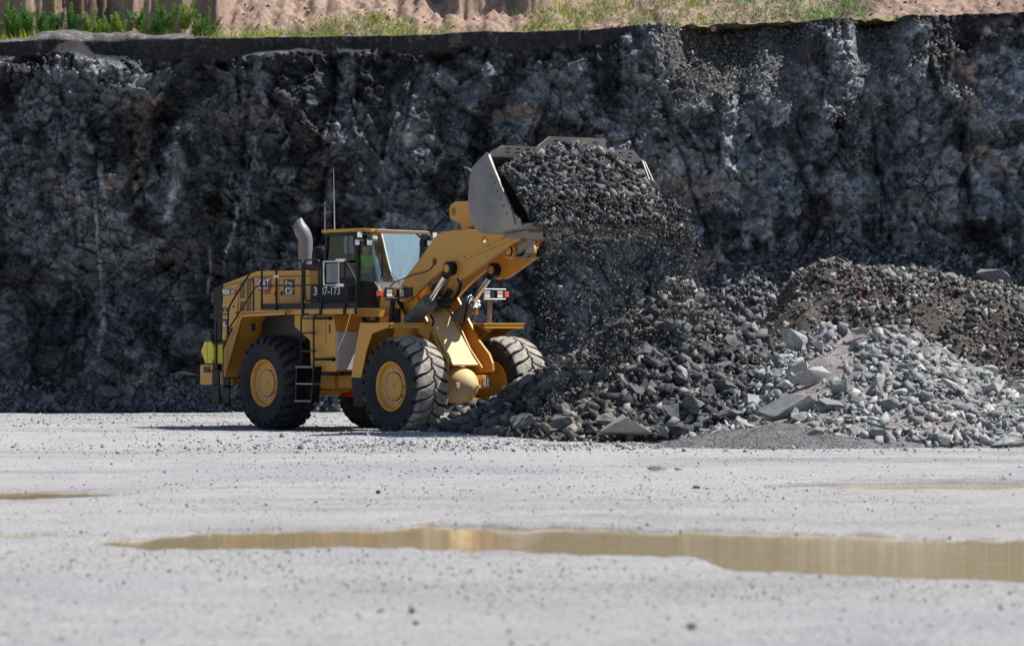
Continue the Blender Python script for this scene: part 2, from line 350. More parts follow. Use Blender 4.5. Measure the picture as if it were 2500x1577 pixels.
# ledges and slipped rubble near the rim
lr = sstep(3.6, 6.5, CX)*sstep(14.5, 11, CX)
rec = .25+.022*CZ
rec += lr*np.clip(CZ-8.55-.9*fbm(CX*.8, CX*0, 161, 2), 0, 3)*(.42+.30*fbm(CX*.7, CX*0+3, 162, 2))
ll = sstep(-9.8, -10.8, CX)
rec += ll*np.clip(CZ-9.35-.35*fbm(CX*1.1, CX*0, 163, 2), 0, .5)*1.5-ll*.30*sstep(8.3, 9.3, CZ)
# the compacted band of black fines below the rim
bt = .48*sstep(3.8, 2.2, CX)+.02
bt = bt*(1+.35*fbm(CX*.9, CX*0, 171, 3))
band = sstep(-.10, .06, CZ-(ztop-bt))*sstep(3.8, 2.8, CX)
Db = .12+.09*fbm(CX*.8, CX*0, 172, 3)+.07*np.exp(-(fbm(CX*.75, CX*0, 173, 2)/.05)**2)+.02*fbm(CX*9, CZ*3, 174, 3)+.015*fbm(CX*25, CZ*14, 175, 2)
rubz = np.maximum(sstep(3.9, 4.8, CX)*sstep(8.6, 7.4, CX)*sstep(8.1, 8.8, CZ+.5*fbm(CX*1.2, CX*0, 165, 3)), sstep(9.2, 9.7, CX)*sstep(11.0, 10.4, CX)*sstep(8.9, 9.4, CZ+.4*fbm(CX*1.2, CX*0, 166, 3)))
D = D*(1-.6*rubz)
D = D*(1-band)+Db*band
YB = 92.9+.5*np.sin(CX*.21+1)+rec-D
YB = YB+1.2*sstep(.0, 1, (CS-.995)*200)*0
YB = YB+rubz*.55*(CZ-8.4)
# base colour by facet
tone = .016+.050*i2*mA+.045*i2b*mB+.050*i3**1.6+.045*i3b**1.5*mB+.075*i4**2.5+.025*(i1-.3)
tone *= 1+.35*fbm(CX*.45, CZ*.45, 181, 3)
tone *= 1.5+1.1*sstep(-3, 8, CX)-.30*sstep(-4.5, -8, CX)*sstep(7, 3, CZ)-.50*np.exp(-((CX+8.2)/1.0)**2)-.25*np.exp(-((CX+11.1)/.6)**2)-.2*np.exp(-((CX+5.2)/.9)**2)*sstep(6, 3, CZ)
fines = sstep(.14, .28, fbm(CX*1.1, CZ*.8, 190, 5)+.25*sstep(.80, .95, CS))
tone = np.maximum(tone, .018)*(1-fines*.72)
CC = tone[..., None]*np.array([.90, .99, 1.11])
CC = CC*(1-.55*rubz[..., None])+.55*rubz[..., None]*np.array([.115, .11, .108])*(.6+.8*vnoise(CX*12, CZ*12, 197))[..., None]
rust = .7*sstep(.33, .55, fbm(CX*.6, CZ*1.1, 195, 4))*.8
for bx, bz, bw, bh in [(4.9, 6.2, .9, .28), (5.4, 3.9, .4, .35), (-10.2, 7.2, .3, 1.1), (3.6, 6.4, .7, .12), (-9.8, 8.3, .4, .3), (.0, 8.2, 1.1, .08), (-10.9, 6.3, .25, .25), (12.4, 9.2, .4, .6)]:
    rust = np.maximum(rust, 1.2*np.exp(-((CX-bx)/bw)**2-((CZ-bz)/bh)**2))
rust = np.clip(rust*vnoise(CX*5, CZ*5, 196)*1.4, 0, 1)*(1-band)
CC = CC*(1-rust[..., None])+rust[..., None]*tone[..., None]*np.array([1.5, 1.1, .9])
chalk = np.zeros(CX.shape)
for bx, bz, bw, bh, ln in [(-9.15, 6.0, .13, .55, .15), (-9.3, 5.4, .12, .2, .1), (-11.05, 6.3, .10, .6, -.15), (-11.2, 4.6, .05, 1.5, 0), (-11.15, 2.4, .10, .9, .05), (-7.0, 6.9, .05, 1.0, .15), (-7.6, 4.9, .06, 1.0, .3), (-3.55, 4.9, .22, .35, .2), (-3.3, 5.3, .2, .3, 0), (6.15, 6.2, .035, 1.6, .03), (10.9, 4.9, .10, .9, -.25), (8.8, 4.9, .4, .6, .1), (5.2, 3.5, .16, 1.3, .35), (-2.8, 7.5, .3, .35, 0), (1.2, 8.6, .12, .25, 0), (12.9, 8.0, .5, .4, 0), (9.3, 6.2, .6, .5, .1), (4.4, 6.8, .5, .7, .2), (11.9, 5.6, .6, .5, 0), (-6.2, 2.0, .06, .6, .4), (-8.3, 3.8, .05, .8, .1)]:
    q = np.exp(-((CX-bx-ln*(CZ-bz)+.06*fbm(CX*4, CZ*4, 7, 2))/bw)**2-((CZ-bz)/bh)**2)
    chalk = np.maximum(chalk, q)
chalk = np.clip((chalk*1.5-.35)*(vnoise(CX*7, CZ*6, 199)*1.5+.1), 0, 1)
chalk = np.maximum(chalk, .35*sstep(.40, .60, fbm(CX*.9, CZ*.9, 200, 5)))*(1-band)
CC = CC*(1-chalk[..., None])+chalk[..., None]*np.array([.42, .44, .47])
bandc = (.028+.012*vnoise(CX*14, CZ*14, 201))[..., None]*np.array([1, 1, 1.04])
rimr = sstep(3.0, 5, CX)*sstep(.30, .05, ztop-CZ)
CC = CC*(1-band[..., None])+bandc*band[..., None]
CC = CC*(1-rimr[..., None])+np.array([.05, .042, .042])*rimr[..., None]
# bench behind the rim
NB = 22
bx_ = np.repeat(XC[None, :], NB, 0); bt_ = (np.arange(1, NB+1)/NB)[:, None]
by_ = YB[-1][None, :]+bt_**1.3*2.3; bz_ = ztop[-1][None, :]+.03*sstep(0, .2, bt_)+.05*fbm(bx_*1.2, by_*1.2, 210, 3)
left_berm = np.exp(-((bx_+12.1)/1.5)**2)+.7*np.exp(-((bx_+10.4)/.6)**2)+.6*np.exp(-((bx_+9.1)/.5)**2)
bz_ = bz_+np.clip(left_berm, 0, 1)*.27*np.sin(np.clip(bt_*1.2, 0, 1)*math.pi)*(1+.5*fbm(bx_*2.5, by_*2.5, 211, 3))
BC = np.ones((NB, len(XC), 1))*np.array([.15, .135, .13])*(1+.4*fbm(bx_*3, by_*3, 212, 3))[..., None]
Vc = np.concatenate([np.stack([CX, YB, CZ-.05], -1), np.stack([bx_, by_, bz_-.05], -1)]).reshape(-1, 3)
Cc = np.concatenate([CC, BC]).reshape(-1, 3)
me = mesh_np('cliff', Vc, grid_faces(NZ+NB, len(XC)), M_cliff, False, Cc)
link('cliff', me, kind='structure', label='dark blasted rock face of the quarry bench')
def cliff_y(x, z):
    j = int(np.clip(round((x+24)/.036), 0, len(XC)-1)); i = int(np.clip(round(z/ztop[0, j]*(NZ-1)), 0, NZ-1)); return float(YB[i, j])

# ---- hillside above the bench
hx = np.arange(-26, 26.01, .05); hy = np.concatenate([np.arange(94.8, 104, .045), np.arange(104, 150, 2.)])
HX, HY = np.meshgrid(hx, hy)
toe = 97.9+.35*fbm(HX*1.1, HX*0, 230, 3)+.16*fbm(HX*3.5, HY*1.5, 231, 3)+.07*fbm(HX*9, HY*9, 232, 2)+.5*np.sin(HX*.4)-.9*sstep(2, 6, HX)
hz0 = lerp(HX, ZTOP_X, ZTOP_Y)-.08
sl_ = np.clip(HY-toe, 0, 99)
scarp = .45+sstep(-9.4, -7.6, HX)*1.3+2.0*sstep(-8.6, -7.6, HX)-2.4*sstep(-3.0, -1.5, HX)+1.1*sstep(.5, 2, HX)+.8*sstep(9, 11, HX)+.45*fbm(HX*2.2, HX*0, 233, 3)
scarp = scarp+.2*fbm(HX*1.3, HX*0, 220, 3)
HZ = hz0+sl_*.62+sstep(scarp+.25, scarp+.80, sl_+.25*fbm(HX*2, HY*2, 234, 3))*1.7*sstep(5, 1.5, HX)
rill = fbm(HX*2.6+.3*HZ, HY*.25, 221, 4)
steep = sstep(.2, 1.0, sl_)*sstep(3.5, .5, HX)
HZ += steep*(.12*rill+.22*fbm(HX*1.8, HY*1.8, 229, 4))+.09*fbm(HX*5, HY*5, 223, 3)+.12*fbm(HX*1.1, HY*1.1, 224, 3)*sstep(0, 1, sl_)
HZ = np.where(HY > 104, HZ+(HY-104)*.02, HZ)
m_ = fbm(HX*.5, HY*.9, 226, 3)
HC = np.ones(HX.shape+(1,))*np.array([.35, .25, .20])
HC = HC*(1-.45*sstep(.05, .5, m_)[..., None])*(1+.25*fbm(HX*4, HY*2, 227, 3)[..., None])
gr = sstep(.05, -.45, sl_-.7+.9*fbm(HX*.7, HY*.9, 228, 3))*sstep(-16, -14, HX)*.7
HC = HC*(1-gr[..., None])+gr[..., None]*np.array([.20, .21, .075])
M_hill = attr_mat('reddish_earth', 7, .3, 22, .05, .95, .1)
me = mesh_np('hillside', np.stack([HX, HY, HZ], -1).reshape(-1, 3), grid_faces(*HX.shape), M_hill, False, HC.reshape(-1, 3))
link('hillside', me, kind='structure', label='reddish eroded earth bank above the dark quarry face')
def hill_z(x, y):
    j = np.clip(np.round((x+26)/.05).astype(int), 0, len(hx)-1); i = np.clip(np.searchsorted(hy, y), 0, len(hy)-1); return HZ[i, j]

# ============================================================ ROCKS
def hull(npts, seed, sq=(1, .8, .62), sub=0, rough=0.0):
    r = random.Random(seed); bm = bmesh.new()
    for _ in range(npts):
        v = Vector([r.gauss(0, 1) for _ in range(3)]).normalized()
        mx = max(abs(c) for c in v); v = v*(.6+.30/mx)*r.uniform(.72, 1.0)
        bm.verts.new((v.x*sq[0], v.y*sq[1], v.z*sq[2]))
    res = bmesh.ops.convex_hull(bm, input=bm.verts)
    bmesh.ops.delete(bm, geom=[v for v in bm.verts if not v.link_faces], context='VERTS')
    if sub:
        bmesh.ops.dissolve_limit(bm, angle_limit=R(9), verts=bm.verts, edges=bm.edges)
        bmesh.ops.bevel(bm, geom=list(bm.edges), offset=.014, segments=1, affect='EDGES')
        bmesh.ops.triangulate(bm, faces=bm.faces)
        for _ in range(sub):
            bmesh.ops.subdivide_edges(bm, edges=bm.edges, cuts=1, use_grid_fill=True)
            bmesh.ops.triangulate(bm, faces=bm.faces)
        for v in bm.verts:
            p = v.co*2.2+Vector((seed*3.1, 0, 0))
            d = mnoise.noise(p)*rough*1.6+mnoise.noise(p*3.3)*rough*.8+mnoise.noise(p*8)*rough*.35
            cell = mnoise.cell(v.co*1.7+Vector((seed, 1, 2)))*rough*.9
            v.co += v.co.normalized()*(d+cell*.5)
    bmesh.ops.triangulate(bm, faces=bm.faces)
    bmesh.ops.recalc_face_normals(bm, faces=bm.faces)
    return bm
def hull_np(npts, seed, sq):
    bm = hull(npts, seed, sq); bm.verts.ensure_lookup_table(); bm.verts.index_update()
    V = np.array([v.co[:] for v in bm.verts]); F = np.array([[v.index for v in f.verts] for f in bm.faces]); bm.free()
    return V, F
SMALL = [hull_np(6+i % 4, 100+i, (1.15, rnd.uniform(.55, .95), rnd.uniform(.4, .8))) for i in range(18)]
TINY = [hull_np(7, 300+i, (1, .8, .6)) for i in range(8)]
BIG = []
for i in range(16):
    bm = hull(rnd.randint(8, 13), 500+i, (1.08, rnd.uniform(.65, .95), rnd.uniform(.5, .85)), 2, .035)
    me = bpy.data.meshes.new('rock'); bm.to_mesh(me); bm.free(); me.materials.append(M_rock_dark); BIG.append(me)
BIGL = []
for me in BIG:
    m2 = me.copy(); m2.materials.clear(); m2.materials.append(M_rock_light); BIGL.append(m2)

def rot_mats(n):
    q = rng.normal(size=(n, 4)); q /= np.linalg.norm(q, axis=1)[:, None]; w, x, y, z = q.T
    return np.stack([1-2*(y*y+z*z), 2*(x*y-z*w), 2*(x*z+y*w), 2*(x*y+z*w), 1-2*(x*x+z*z), 2*(y*z-x*w), 2*(x*z-y*w), 2*(y*z+x*w), 1-2*(x*x+y*y)], -1).reshape(n, 3, 3)
def scatter(P, S, C, kinds):
    """P positions, S radii, C colours -> V, F, cols of one joined cloud of stones"""
    n = len(P); which = rng.integers(0, len(kinds), n); Rm = rot_mats(n); Vs = []; Fs = []; Cs = []; off = 0
    for k, (V, F) in enumerate(kinds):
        s = np.where(which == k)[0]
        if not len(s): continue
        vv = np.einsum('nij,vj->nvi', Rm[s], V)*S[s][:, None, None]+P[s][:, None, :]
        Vs.append(vv.reshape(-1, 3)); Fs.append((F[None]+(np.arange(len(s))*len(V))[:, None, None]+off).reshape(-1, 3))
        Cs.append(np.repeat(C[s], len(V), 0)); off += len(s)*len(V)
    return np.concatenate(Vs), np.concatenate(Fs), np.concatenate(Cs)
def sizes(n, lo, hi, p=2.2):
    u = rng.random(n); a = 1-p
    return ((hi**a-lo**a)*u+lo**a)**(1/a)
def tones(n, pal, jitter=.12):
    xs = [s[0] for s in pal]; t = rng.random(n)
    c = np.stack([np.interp(t, xs, [s[1][k] for s in pal]) for k in range(3)], -1)
    return c*(1+jitter*rng.normal(size=(n, 1)))

# ---- pile shapes (heights in metres over x, y)
def prof(x, xs, hs): return np.interp(x, xs, hs)
def pile_dark(x, y):
    Rr = prof(x, [-2.2, -1.5, -.4, .4, .85, 1.7, 2.1, 2.6, 3.3, 3.8, 4.3, 5.1, 5.6, 6.4, 7.5], [0, .16, .70, 1.22, 1.45, 1.85, 2.30, 2.62, 2.78, 2.72, 2.42, 1.95, 1.75, 1.1, .3])
    yr = 71.0+.25*np.sin(x*2); yf = 65.5+np.clip(1-x, 0, 4)*1.35; yb = yr+Rr*1.25+.15
    t = np.minimum((y-yf)/(yr-yf), (yb-y)/(yb-yr)); t = np.clip(t, 0, 1)
    return Rr*(t**.85)*(1+.10*fbm(x*1.2, y*1.2, 301, 3))+.06*fbm(x*3, y*3, 302, 2)*np.sign(t)-.02
def pile_pale(x, y):
    Rr = prof(x, [2.6, 3.4, 4.2, 5.0, 5.5, 6.2, 6.8, 7.2, 7.9, 8.6, 9.2, 9.8, 10.4, 11.5, 13, 15], [0, .25, .75, 1.35, 1.75, 2.05, 2.15, 2.36, 2.15, 1.85, 1.45, 1.1, .8, .5, .35, 0])
    yr = 69.2; yf = 62.4+np.clip(5.2-x, 0, 4)*1.1; yb = yr+Rr*1.3+.1
    t = np.minimum((y-yf)/(yr-yf), (yb-y)/(yb-yr)); t = np.clip(t, 0, 1)
    return Rr*(t**.95)*(1+.10*fbm(x*1.1, y*1.1, 311, 3))+.07*fbm(x*2.5, y*2.5, 312, 2)*np.sign(t)-.02
def mound_gravel(x, y):
    q = 1-np.sqrt(((x-5.0)/2.4)**2+((y-63.4)/1.9)**2)
    return .42*np.clip(q, 0, 1)**.7*(1+.25*fbm(x*1.6, y*1.6, 321, 3))-.02
def pile_rear(x, y):
    Rr = prof(x, [2.5, 4, 5.2, 6.1, 6.8, 7.5, 8.8, 9.7, 10.8, 12.2, 14, 18], [.1, .5, 1.3, 2.5, 3.35, 3.7, 3.84, 3.75, 3.45, 3.15, 2.9, 2.4])
    yr = 82.5+.5*np.sin(x); yf = 74.5+.4*np.sin(x*1.3)+1.5*sstep(6, 3, x); yb = 86.5
    t = np.clip(np.minimum((y-yf)/(yr-yf), (yb+2-y)/(yb+2-yr)), 0, 1)
    cut = sstep(.25, .75, t)                                   # steeper upper face
    h = Rr*(.45*t+.55*cut)
    return h*(1+.13*fbm(x*.8, y*.8, 331, 4))+.25*fbm(x*1.1+.5*y, y*.25, 332, 3)*np.sign(t)*t-.02
def talus(x, y):
    Rr = prof(x, [-25, -14, -9, -4, 0, 3, 4.5, 6.5, 9, 12, 25], [1.35, 1.25, 1.1, 1.3, 1.5, 2.4, 3.5, 4.15, 4.5, 4.2, 4])
    Rr = Rr*(1+.18*fbm(x*.5, x*0, 341, 3))
    yb = 93.4; w = Rr*np.where(x < 1, .62, 1.18)+.35
    t = np.clip((y-(yb-w))/w, 0, 1.2)
    return Rr*t**1.1+.12*fbm(x*1.4, y*1.4, 342, 3)*np.sign(t)-.03
def pile_mesh(name, fn, x0, x1, y0, y1, d, colfn, label, cat, mat=M_soil):
    xs = np.arange(x0, x1, d); ys = np.arange(y0, y1, d); X, Y = np.meshgrid(xs, ys)
    Hh = fn(X, Y); C = colfn(X, Y)
    Z = Hh+.012*fbm(X*14, Y*14, 9, 2)
    V = np.stack([X, Y, Z], -1).reshape(-1, 3); F = grid_faces(*X.shape)
    keep = (Hh.reshape(-1)[F] > -.015).any(1) if fn is not talus else (Hh.reshape(-1)[F] > -.028).any(1)
    return V, F[keep], C.reshape(-1, 3)
def normal_of(fn, x, y, e=.06):
    gx = (fn(x+e, y)-fn(x-e, y))/(2*e); gy = (fn(x, y+e)-fn(x, y-e))/(2*e)
    n = np.stack([-gx, -gy, np.ones_like(gx)], -1); return n/np.linalg.norm(n, axis=-1)[..., None]
def rocks_on(fn, n, x0, x1, y0, y1, lo, hi, p, pal, keep=None, sink=.25, minh=.03):
    x = rng.uniform(x0, x1, n); y = rng.uniform(y0, y1, n); h = fn(x, y); ok = h > minh
    if keep is not None: ok &= keep(x, y) > rng.random(n)
    x, y, h = x[ok], y[ok], h[ok]; s = sizes(len(x), lo, hi, p); N = normal_of(fn, x, y)
    P = np.stack([x, y, h], -1)+N*(s*(.45-sink))[:, None]
    return P, s, tones(len(x), pal)
def big_on(fn, n, x0, x1, y0, y1, lo, hi, p, keep=None, gap=.8):
    out = []; tries = 0
    while len(out) < n and tries < n*60:
        tries += 1; x = rng.uniform(x0, x1); y = rng.uniform(y0, y1); h = float(fn(np.array([x]), np.array([y]))[0])
        if h < .05: continue
        if keep is not None and keep(x, y) < rng.random(): continue
        s = float(sizes(1, lo, hi, p)[0])
        if any((x-a)**2+(y-b)**2 < ((s+r_)*gap)**2 for a, b, _, r_ in out): continue
        out.append((x, y, h, s))
    return out
def join(parts):
    V = []; F = []; C = []; off = 0; quads = []
    for v, f, c in parts:
        if f.shape[1] == 4: f = np.concatenate([f[:, [0, 1, 2]], f[:, [0, 2, 3]]])
        V.append(v); F.append(f+off); C.append(c); off += len(v)
    return np.concatenate(V), np.concatenate(F), np.concatenate(C)
def stuff(name, parts, label, mat=M_rubble):
    V, F, C = join(parts); me = mesh_np(name, V, F, mat, False, C); return link(name, me, kind='stuff', label=label)

DK = [(0, (.022, .024, .027)), (.45, (.055, .058, .063)), (.8, (.115, .117, .118)), (1, (.26, .25, .235))]
PL = [(0, (.15, .155, .16)), (.5, (.24, .25, .25)), (.9, (.34, .34, .33)), (1, (.42, .40, .36))]
BR = [(0, (.045, .042, .040)), (.5, (.11, .104, .097)), (.9, (.23, .22, .205)), (1, (.36, .34, .32))]
TL = [(0, (.045, .049, .058)), (.5, (.10, .108, .122)), (1, (.20, .205, .215))]
cst = lambda c: (lambda X, Y: np.ones(X.shape+(1,))*np.array(c)*(1+.3*fbm(X*2, Y*2, 77, 3))[..., None])

# dark pile
def dk_keep(x, y): return 1.0
base = pile_mesh('', pile_dark, -2.6, 7.6, 65, 75.5, .06, cst((.045, .042, .042)), '', '')
def is_(fn, x, y): return float(fn(np.array([x]), np.array([y]))[0])
big_dark = big_on(pile_dark, 118, -1.9, 5.6, 65.5, 71.3, .17, .40, 2.2, keep=lambda x, y: 1.0 if is_(pile_pale, x, y) < is_(pile_dark, x, y) else 0)
P, S, C = rocks_on(pile_dark, 11000, -2.3, 6.5, 65.2, 72.2, .045, .25, 2.0, DK)
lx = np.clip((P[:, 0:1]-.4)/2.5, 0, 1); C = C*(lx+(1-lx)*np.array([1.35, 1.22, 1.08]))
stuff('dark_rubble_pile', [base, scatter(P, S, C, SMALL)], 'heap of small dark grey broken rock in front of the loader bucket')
# pale pile
def sandy(x, y):   # streak of fine reddish gravel down the left flank
    x = np.asarray(x); y = np.asarray(y); c = 7.0-(69.2-y)*.42
    return np.exp(-((x-c)/(.38+.13*(69.2-y)))**2)+.8*np.exp(-((x-7.6)/1.0)**2-((y-63.8)/.7)**2)
def pl_col(X, Y):
    s = np.clip(sandy(X, Y), 0, 1)[..., None]
    return (np.array([.15, .145, .15])*(1-s)+s*np.array([.235, .20, .195]))*(1+.2*fbm(X*3, Y*3, 78, 3))[..., None]
base = pile_mesh('', pile_pale, 2.6, 15, 62, 73, .06, pl_col, '', '')
big_pale = big_on(pile_pale, 125, 3.8, 11.6, 62.6, 69.5, .18, .42, 2.2, keep=lambda x, y: max(0, 1-1.1*float(sandy(x, y))) if is_(pile_dark, x, y) < is_(pile_pale, x, y)+.05 else 0)
P, S, C = rocks_on(pile_pale, 10500, 3.2, 14, 62.3, 70.5, .045, .25, 2.0, PL, keep=lambda x, y: np.clip(1-1.0*sandy(x, y), .06, 1))
Pf, Sf, Cf = rocks_on(pile_pale, 14000, 3.5, 10, 62.3, 69.5, .012, .03, 2.5, [(0, (.16, .14, .14)), (1, (.30, .27, .26))], keep=lambda x, y: sandy(x, y))
stuff('pale_rubble_pile', [base, scatter(P, S, C, SMALL), scatter(Pf, Sf, Cf, TINY)], 'heap of small pale grey broken rock with a fine gravel streak')
# gravel mound
base = pile_mesh('', mound_gravel, 2.3, 7.8, 61.2, 65.8, .04, cst((.14, .135, .14)), '', '')
P, S, C = rocks_on(mound_gravel, 22000, 2.4, 7.6, 61.3, 65.6, .010, .028, 2.4, [(0, (.08, .08, .085)), (1, (.25, .245, .25))], minh=.0)
stuff('gravel_mound', [base, scatter(P, S, C, TINY)], 'low smooth mound of fine grey gravel in front of the pale pile')
# rear mound
def rear_col(X, Y):
    q = sstep(-.1, .4, fbm(X*.5, Y*.5, 79, 3))[..., None]
    return (np.array([.052, .043, .040])*(1-q)+q*np.array([.075, .062, .056]))*(1+.25*fbm(X*4, Y*4, 80, 3))[..., None]
base = pile_mesh('', pile_rear, 2.6, 18, 74, 88, .07, rear_col, '', '')
kz = lambda x, y: np.clip(.8+1.3*fbm(x*.45, y*.45, 81, 3)+1.2*(pile_rear(x, y) > 3.0)+.8*(x > 10.5), .35, 1)
P, S, C = rocks_on(pile_rear, 44000, 3, 16, 74.5, 88.3, .03, .18, 2.3, BR, keep=kz)
Pb, Sb, Cb = rocks_on(pile_rear, 700, 3, 16, 75, 84.5, .12, .26, 2.5, BR, keep=kz)
stuff('brown_rubble_mound', [base, scatter(P, S, C, SMALL), scatter(Pb, Sb, Cb, SMALL)], 'tall brownish mound of dirt and broken rock behind the pale pile')
big_rear = big_on(pile_rear, 22, 4.5, 12.5, 76, 83, .18, .36, 2.2)
# talus at the foot of the face
base = pile_mesh('', talus, -22, 22, 86.5, 94.6, .09, cst((.045, .046, .052)), '', '')
P, S, C = rocks_on(talus, 30000, -16, 17, 86.8, 94.4, .03, .20, 2.4, TL)
C = C*(1+.3*sstep(2, 7, P[:, 0:1]))
P4, S4, C4 = rocks_on(talus, 21000, 2.5, 17, 86.8, 94.5, .04, .26, 2.0, [(0, (.07, .07, .075)), (.6, (.15, .15, .155)), (1, (.28, .275, .26))])
P5, S5, C5 = rocks_on(talus, 9000, -16, -2, 91.6, 93.3, .05, .24, 1.9, [(0, (.055, .06, .072)), (1, (.18, .19, .21))])
stuff('talus', [base, scatter(P, S, C, SMALL), scatter(P4, S4, C4, SMALL), scatter(P5, S5, C5, SMALL)], 'slope of fallen dark rock along the foot of the quarry face')
big_tal = big_on(talus, 26, -14, -4, 92.0, 93.2, .16, .34, 2.2)+big_on(talus, 14, 3.5, 14, 87.5, 92, .2, .45, 2.2)

# loose stones over the floor
def keep_g(x, y): return ((np.abs(x) < .155*y+1) & (pool_depth(x, y) < .045) & ~((y > 66) & (x > 3)))
n = 85000; yy = 18*(5.2**rng.random(n)); xx = rng.uniform(-1, 1, n)*(.155*yy+.6); ok = keep_g(xx, yy)
dens = .15+.85*sstep(-.15, .35, fbm(xx*.3, yy*.25, 90, 4))+.8*(pool_depth(xx, yy) > .004); ok &= rng.random(n) < dens
xx, yy = xx[ok], yy[ok]; ss = sizes(len(xx), .005, .032, 2.8); ss = ss*(1+.6*sstep(40, 70, yy))
P = np.stack([xx, yy, ground_h(xx, yy)+ss*.25], -1)
n2 = 2600; x2 = rng.normal(1.0, 4.5, n2); y2 = 64.5+rng.normal(0, 2.0, n2)-np.abs(x2-2)*.12; o2 = keep_g(x2, y2); x2, y2 = x2[o2], y2[o2]; s2 = sizes(len(x2), .02, .085, 2.6)
P2 = np.stack([x2, y2, ground_h(x2, y2)+s2*.2], -1)
n3 = 5000; x3 = rng.uniform(-14, 3, n3); y3 = rng.uniform(76.5, 92, n3); s3 = sizes(n3, .012, .07, 2.8); P3 = np.stack([x3, y3, ground_h(x3, y3)+s3*.2], -1)
GP = [(0, (.10, .105, .115)), (.35, (.24, .24, .25)), (1, (.44, .435, .42))]
stuff('gravel', [scatter(P, ss, tones(len(ss), GP), TINY), scatter(P2, s2, tones(len(s2), GP), SMALL), scatter(P3, s3, tones(n3, GP), TINY)], 'loose pale gravel and small stones strewn over the quarry floor')

# ---- individual rocks
used = {}
def place_rock(x, y, z, s, pal, group, label, sq=None, rot=None, name='rock', cat='rock', idx=None, tilt=.5):
    lib = BIGL if pal else BIG
    me = lib[rnd.randrange(len(lib)) if idx is None else idx]
    o = bpy.data.objects.new(name, me); COL.objects.link(o)
    o.location = (x, y, z); o.rotation_euler = rot if rot else (rnd.uniform(-tilt, tilt), rnd.uniform(-tilt, tilt), rnd.uniform(0, 6.28))
    q = sq or (rnd.uniform(.9, 1.15), rnd.uniform(.8, 1.1), rnd.uniform(.8, 1.1)); o.scale = (s*q[0], s*q[1], s*q[2])
    o['label'] = label; o['category'] = cat
    if group: o['group'] = group
    return o
SHAPES = ['angular', 'blocky', 'wedge-shaped', 'jagged', 'squat', 'flat-sided', 'pointed', 'chunky']
def size_word(s): return 'small' if s < .14 else 'medium' if s < .19 else 'large' if s < .26 else 'very large'
def where(x, y, h, x0, x1, hmax):
    t = (x-x0)/(x1-x0); a = ['far left', 'left', 'centre left', 'centre', 'centre right', 'right', 'far right'][int(np.clip(t*7, 0, 6))]
    b = ['at the foot', 'low down', 'halfway up', 'high up', 'near the crest'][int(np.clip(h/hmax*5, 0, 4))]
    return a, b
def rock_set(lst, pal, tone, pile, group, x0, x1, hmax, sink=.12, fn=None):
    for x, y, h, s in lst:
        i = rnd.randrange(16); a, b = where(x, y, h, x0, x1, hmax)
        lab = f'{size_word(s)} {tone} {SHAPES[i % 8]} rock {b} of the {pile}, {a}'
        nrm = normal_of(fn, np.array([x]), np.array([y]))[0]
        place_rock(x+nrm[0]*s*.25, y+nrm[1]*s*.25, h+nrm[2]*s*(.30-sink), s, pal, group, lab, idx=i)
rock_set(big_dark, False, 'dark grey', 'dark rubble pile', 'rocks on the dark rubble pile', -1.9, 5.6, 2.7, fn=pile_dark)
rock_set(big_pale, True, 'pale grey', 'pale rubble pile', 'rocks on the pale rubble pile', 3.8, 11.6, 2.4, fn=pile_pale)
rock_set(big_rear, True, 'brownish grey', 'brown mound', 'rocks on the brown mound', 4.5, 12.5, 3.9, fn=pile_rear)
rock_set(big_tal, False, 'shaded dark', 'quarry face talus', 'rocks on the talus', -14, 14, 4, fn=talus)
G1 = 'named boulders of the rubble piles'
def boulder(px, py, y, s, pal, label, sq=(1, 1, 1), rot=(0, 0, 0), idx=0, group=G1):
    x = px2x(px, y); z = EYE+(825-py)/8400*y
    return place_rock(x, y, z, s, pal, group, label, sq, rot, 'boulder', 'boulder', idx)
boulder(1530, 1045, 65.4, .46, True, 'largest grey boulder lying at the foot of the dark rubble pile', (1.35, .9, 1.75), (.1, .1, .2), 8)
boulder(1612, 1050, 65.3, .27, True, 'pale boulder touching the right end of the largest foot boulder', (1, .9, .8), (.3, 0, 1), 4)
boulder(1352, 930, 69.0, .40, False, 'tilted flat-topped boulder on the left end of the dark pile by the tyre', (1.1, .9, .8), (.2, -.35, .3), 2)
boulder(1662, 697, 71.1, .36, True, 'square greenish grey boulder balanced on top of the dark pile', (1.25, .95, 1.15), (.05, .05, .2), 5)
boulder(1655, 795, 69.0, .36, False, 'wide smooth boulder just below the dark pile crest', (1.2, .9, .95), (.2, .1, .1), 7)
boulder(1705, 770, 69.8, .34, False, 'rounded brown grey boulder beside the wide smooth one near the crest', (1.1, .9, .8), (0, .3, 1), 3)
boulder(1516, 785, 70.2, .34, False, 'dark slab leaning left on the left shoulder of the dark pile', (1.25, .8, .5), (.1, -.5, .1), 9)
boulder(1435, 920, 68.0, .25, False, 'upright pointed grey boulder on the left face of the dark pile', (.75, .8, 1.25), (.1, .1, .5), 6)
boulder(1552, 900, 67.6, .24, False, 'rounded facetted boulder in the middle of the dark pile', (.9, .8, 1.0), (.3, .2, .5), 8)
boulder(1790, 835, 69.0, .27, False, 'rounded dark boulder high on the right shoulder of the dark pile', (1, 1, .95), (.3, .1, 0), 10)
boulder(1690, 990, 66.2, .38, False, 'broad dark boulder low in the centre of the dark pile', (1.3, .8, .9), (.1, .1, 2), 11)
boulder(1375, 1030, 66.2, .30, False, 'jagged grey boulder left of the largest foot boulder', (.9, .8, 1), (.2, .5, .5), 12)
boulder(1128, 1028, 69.3, .30, False, 'dark rounded boulder lying before the front axle', (1.2, 1, 1), (0, 0, .5), 13)
boulder(1230, 985, 69.5, .26, False, 'brown grey boulder against the far front tyre', (1.1, 1, .75), (.2, 0, 1), 14)
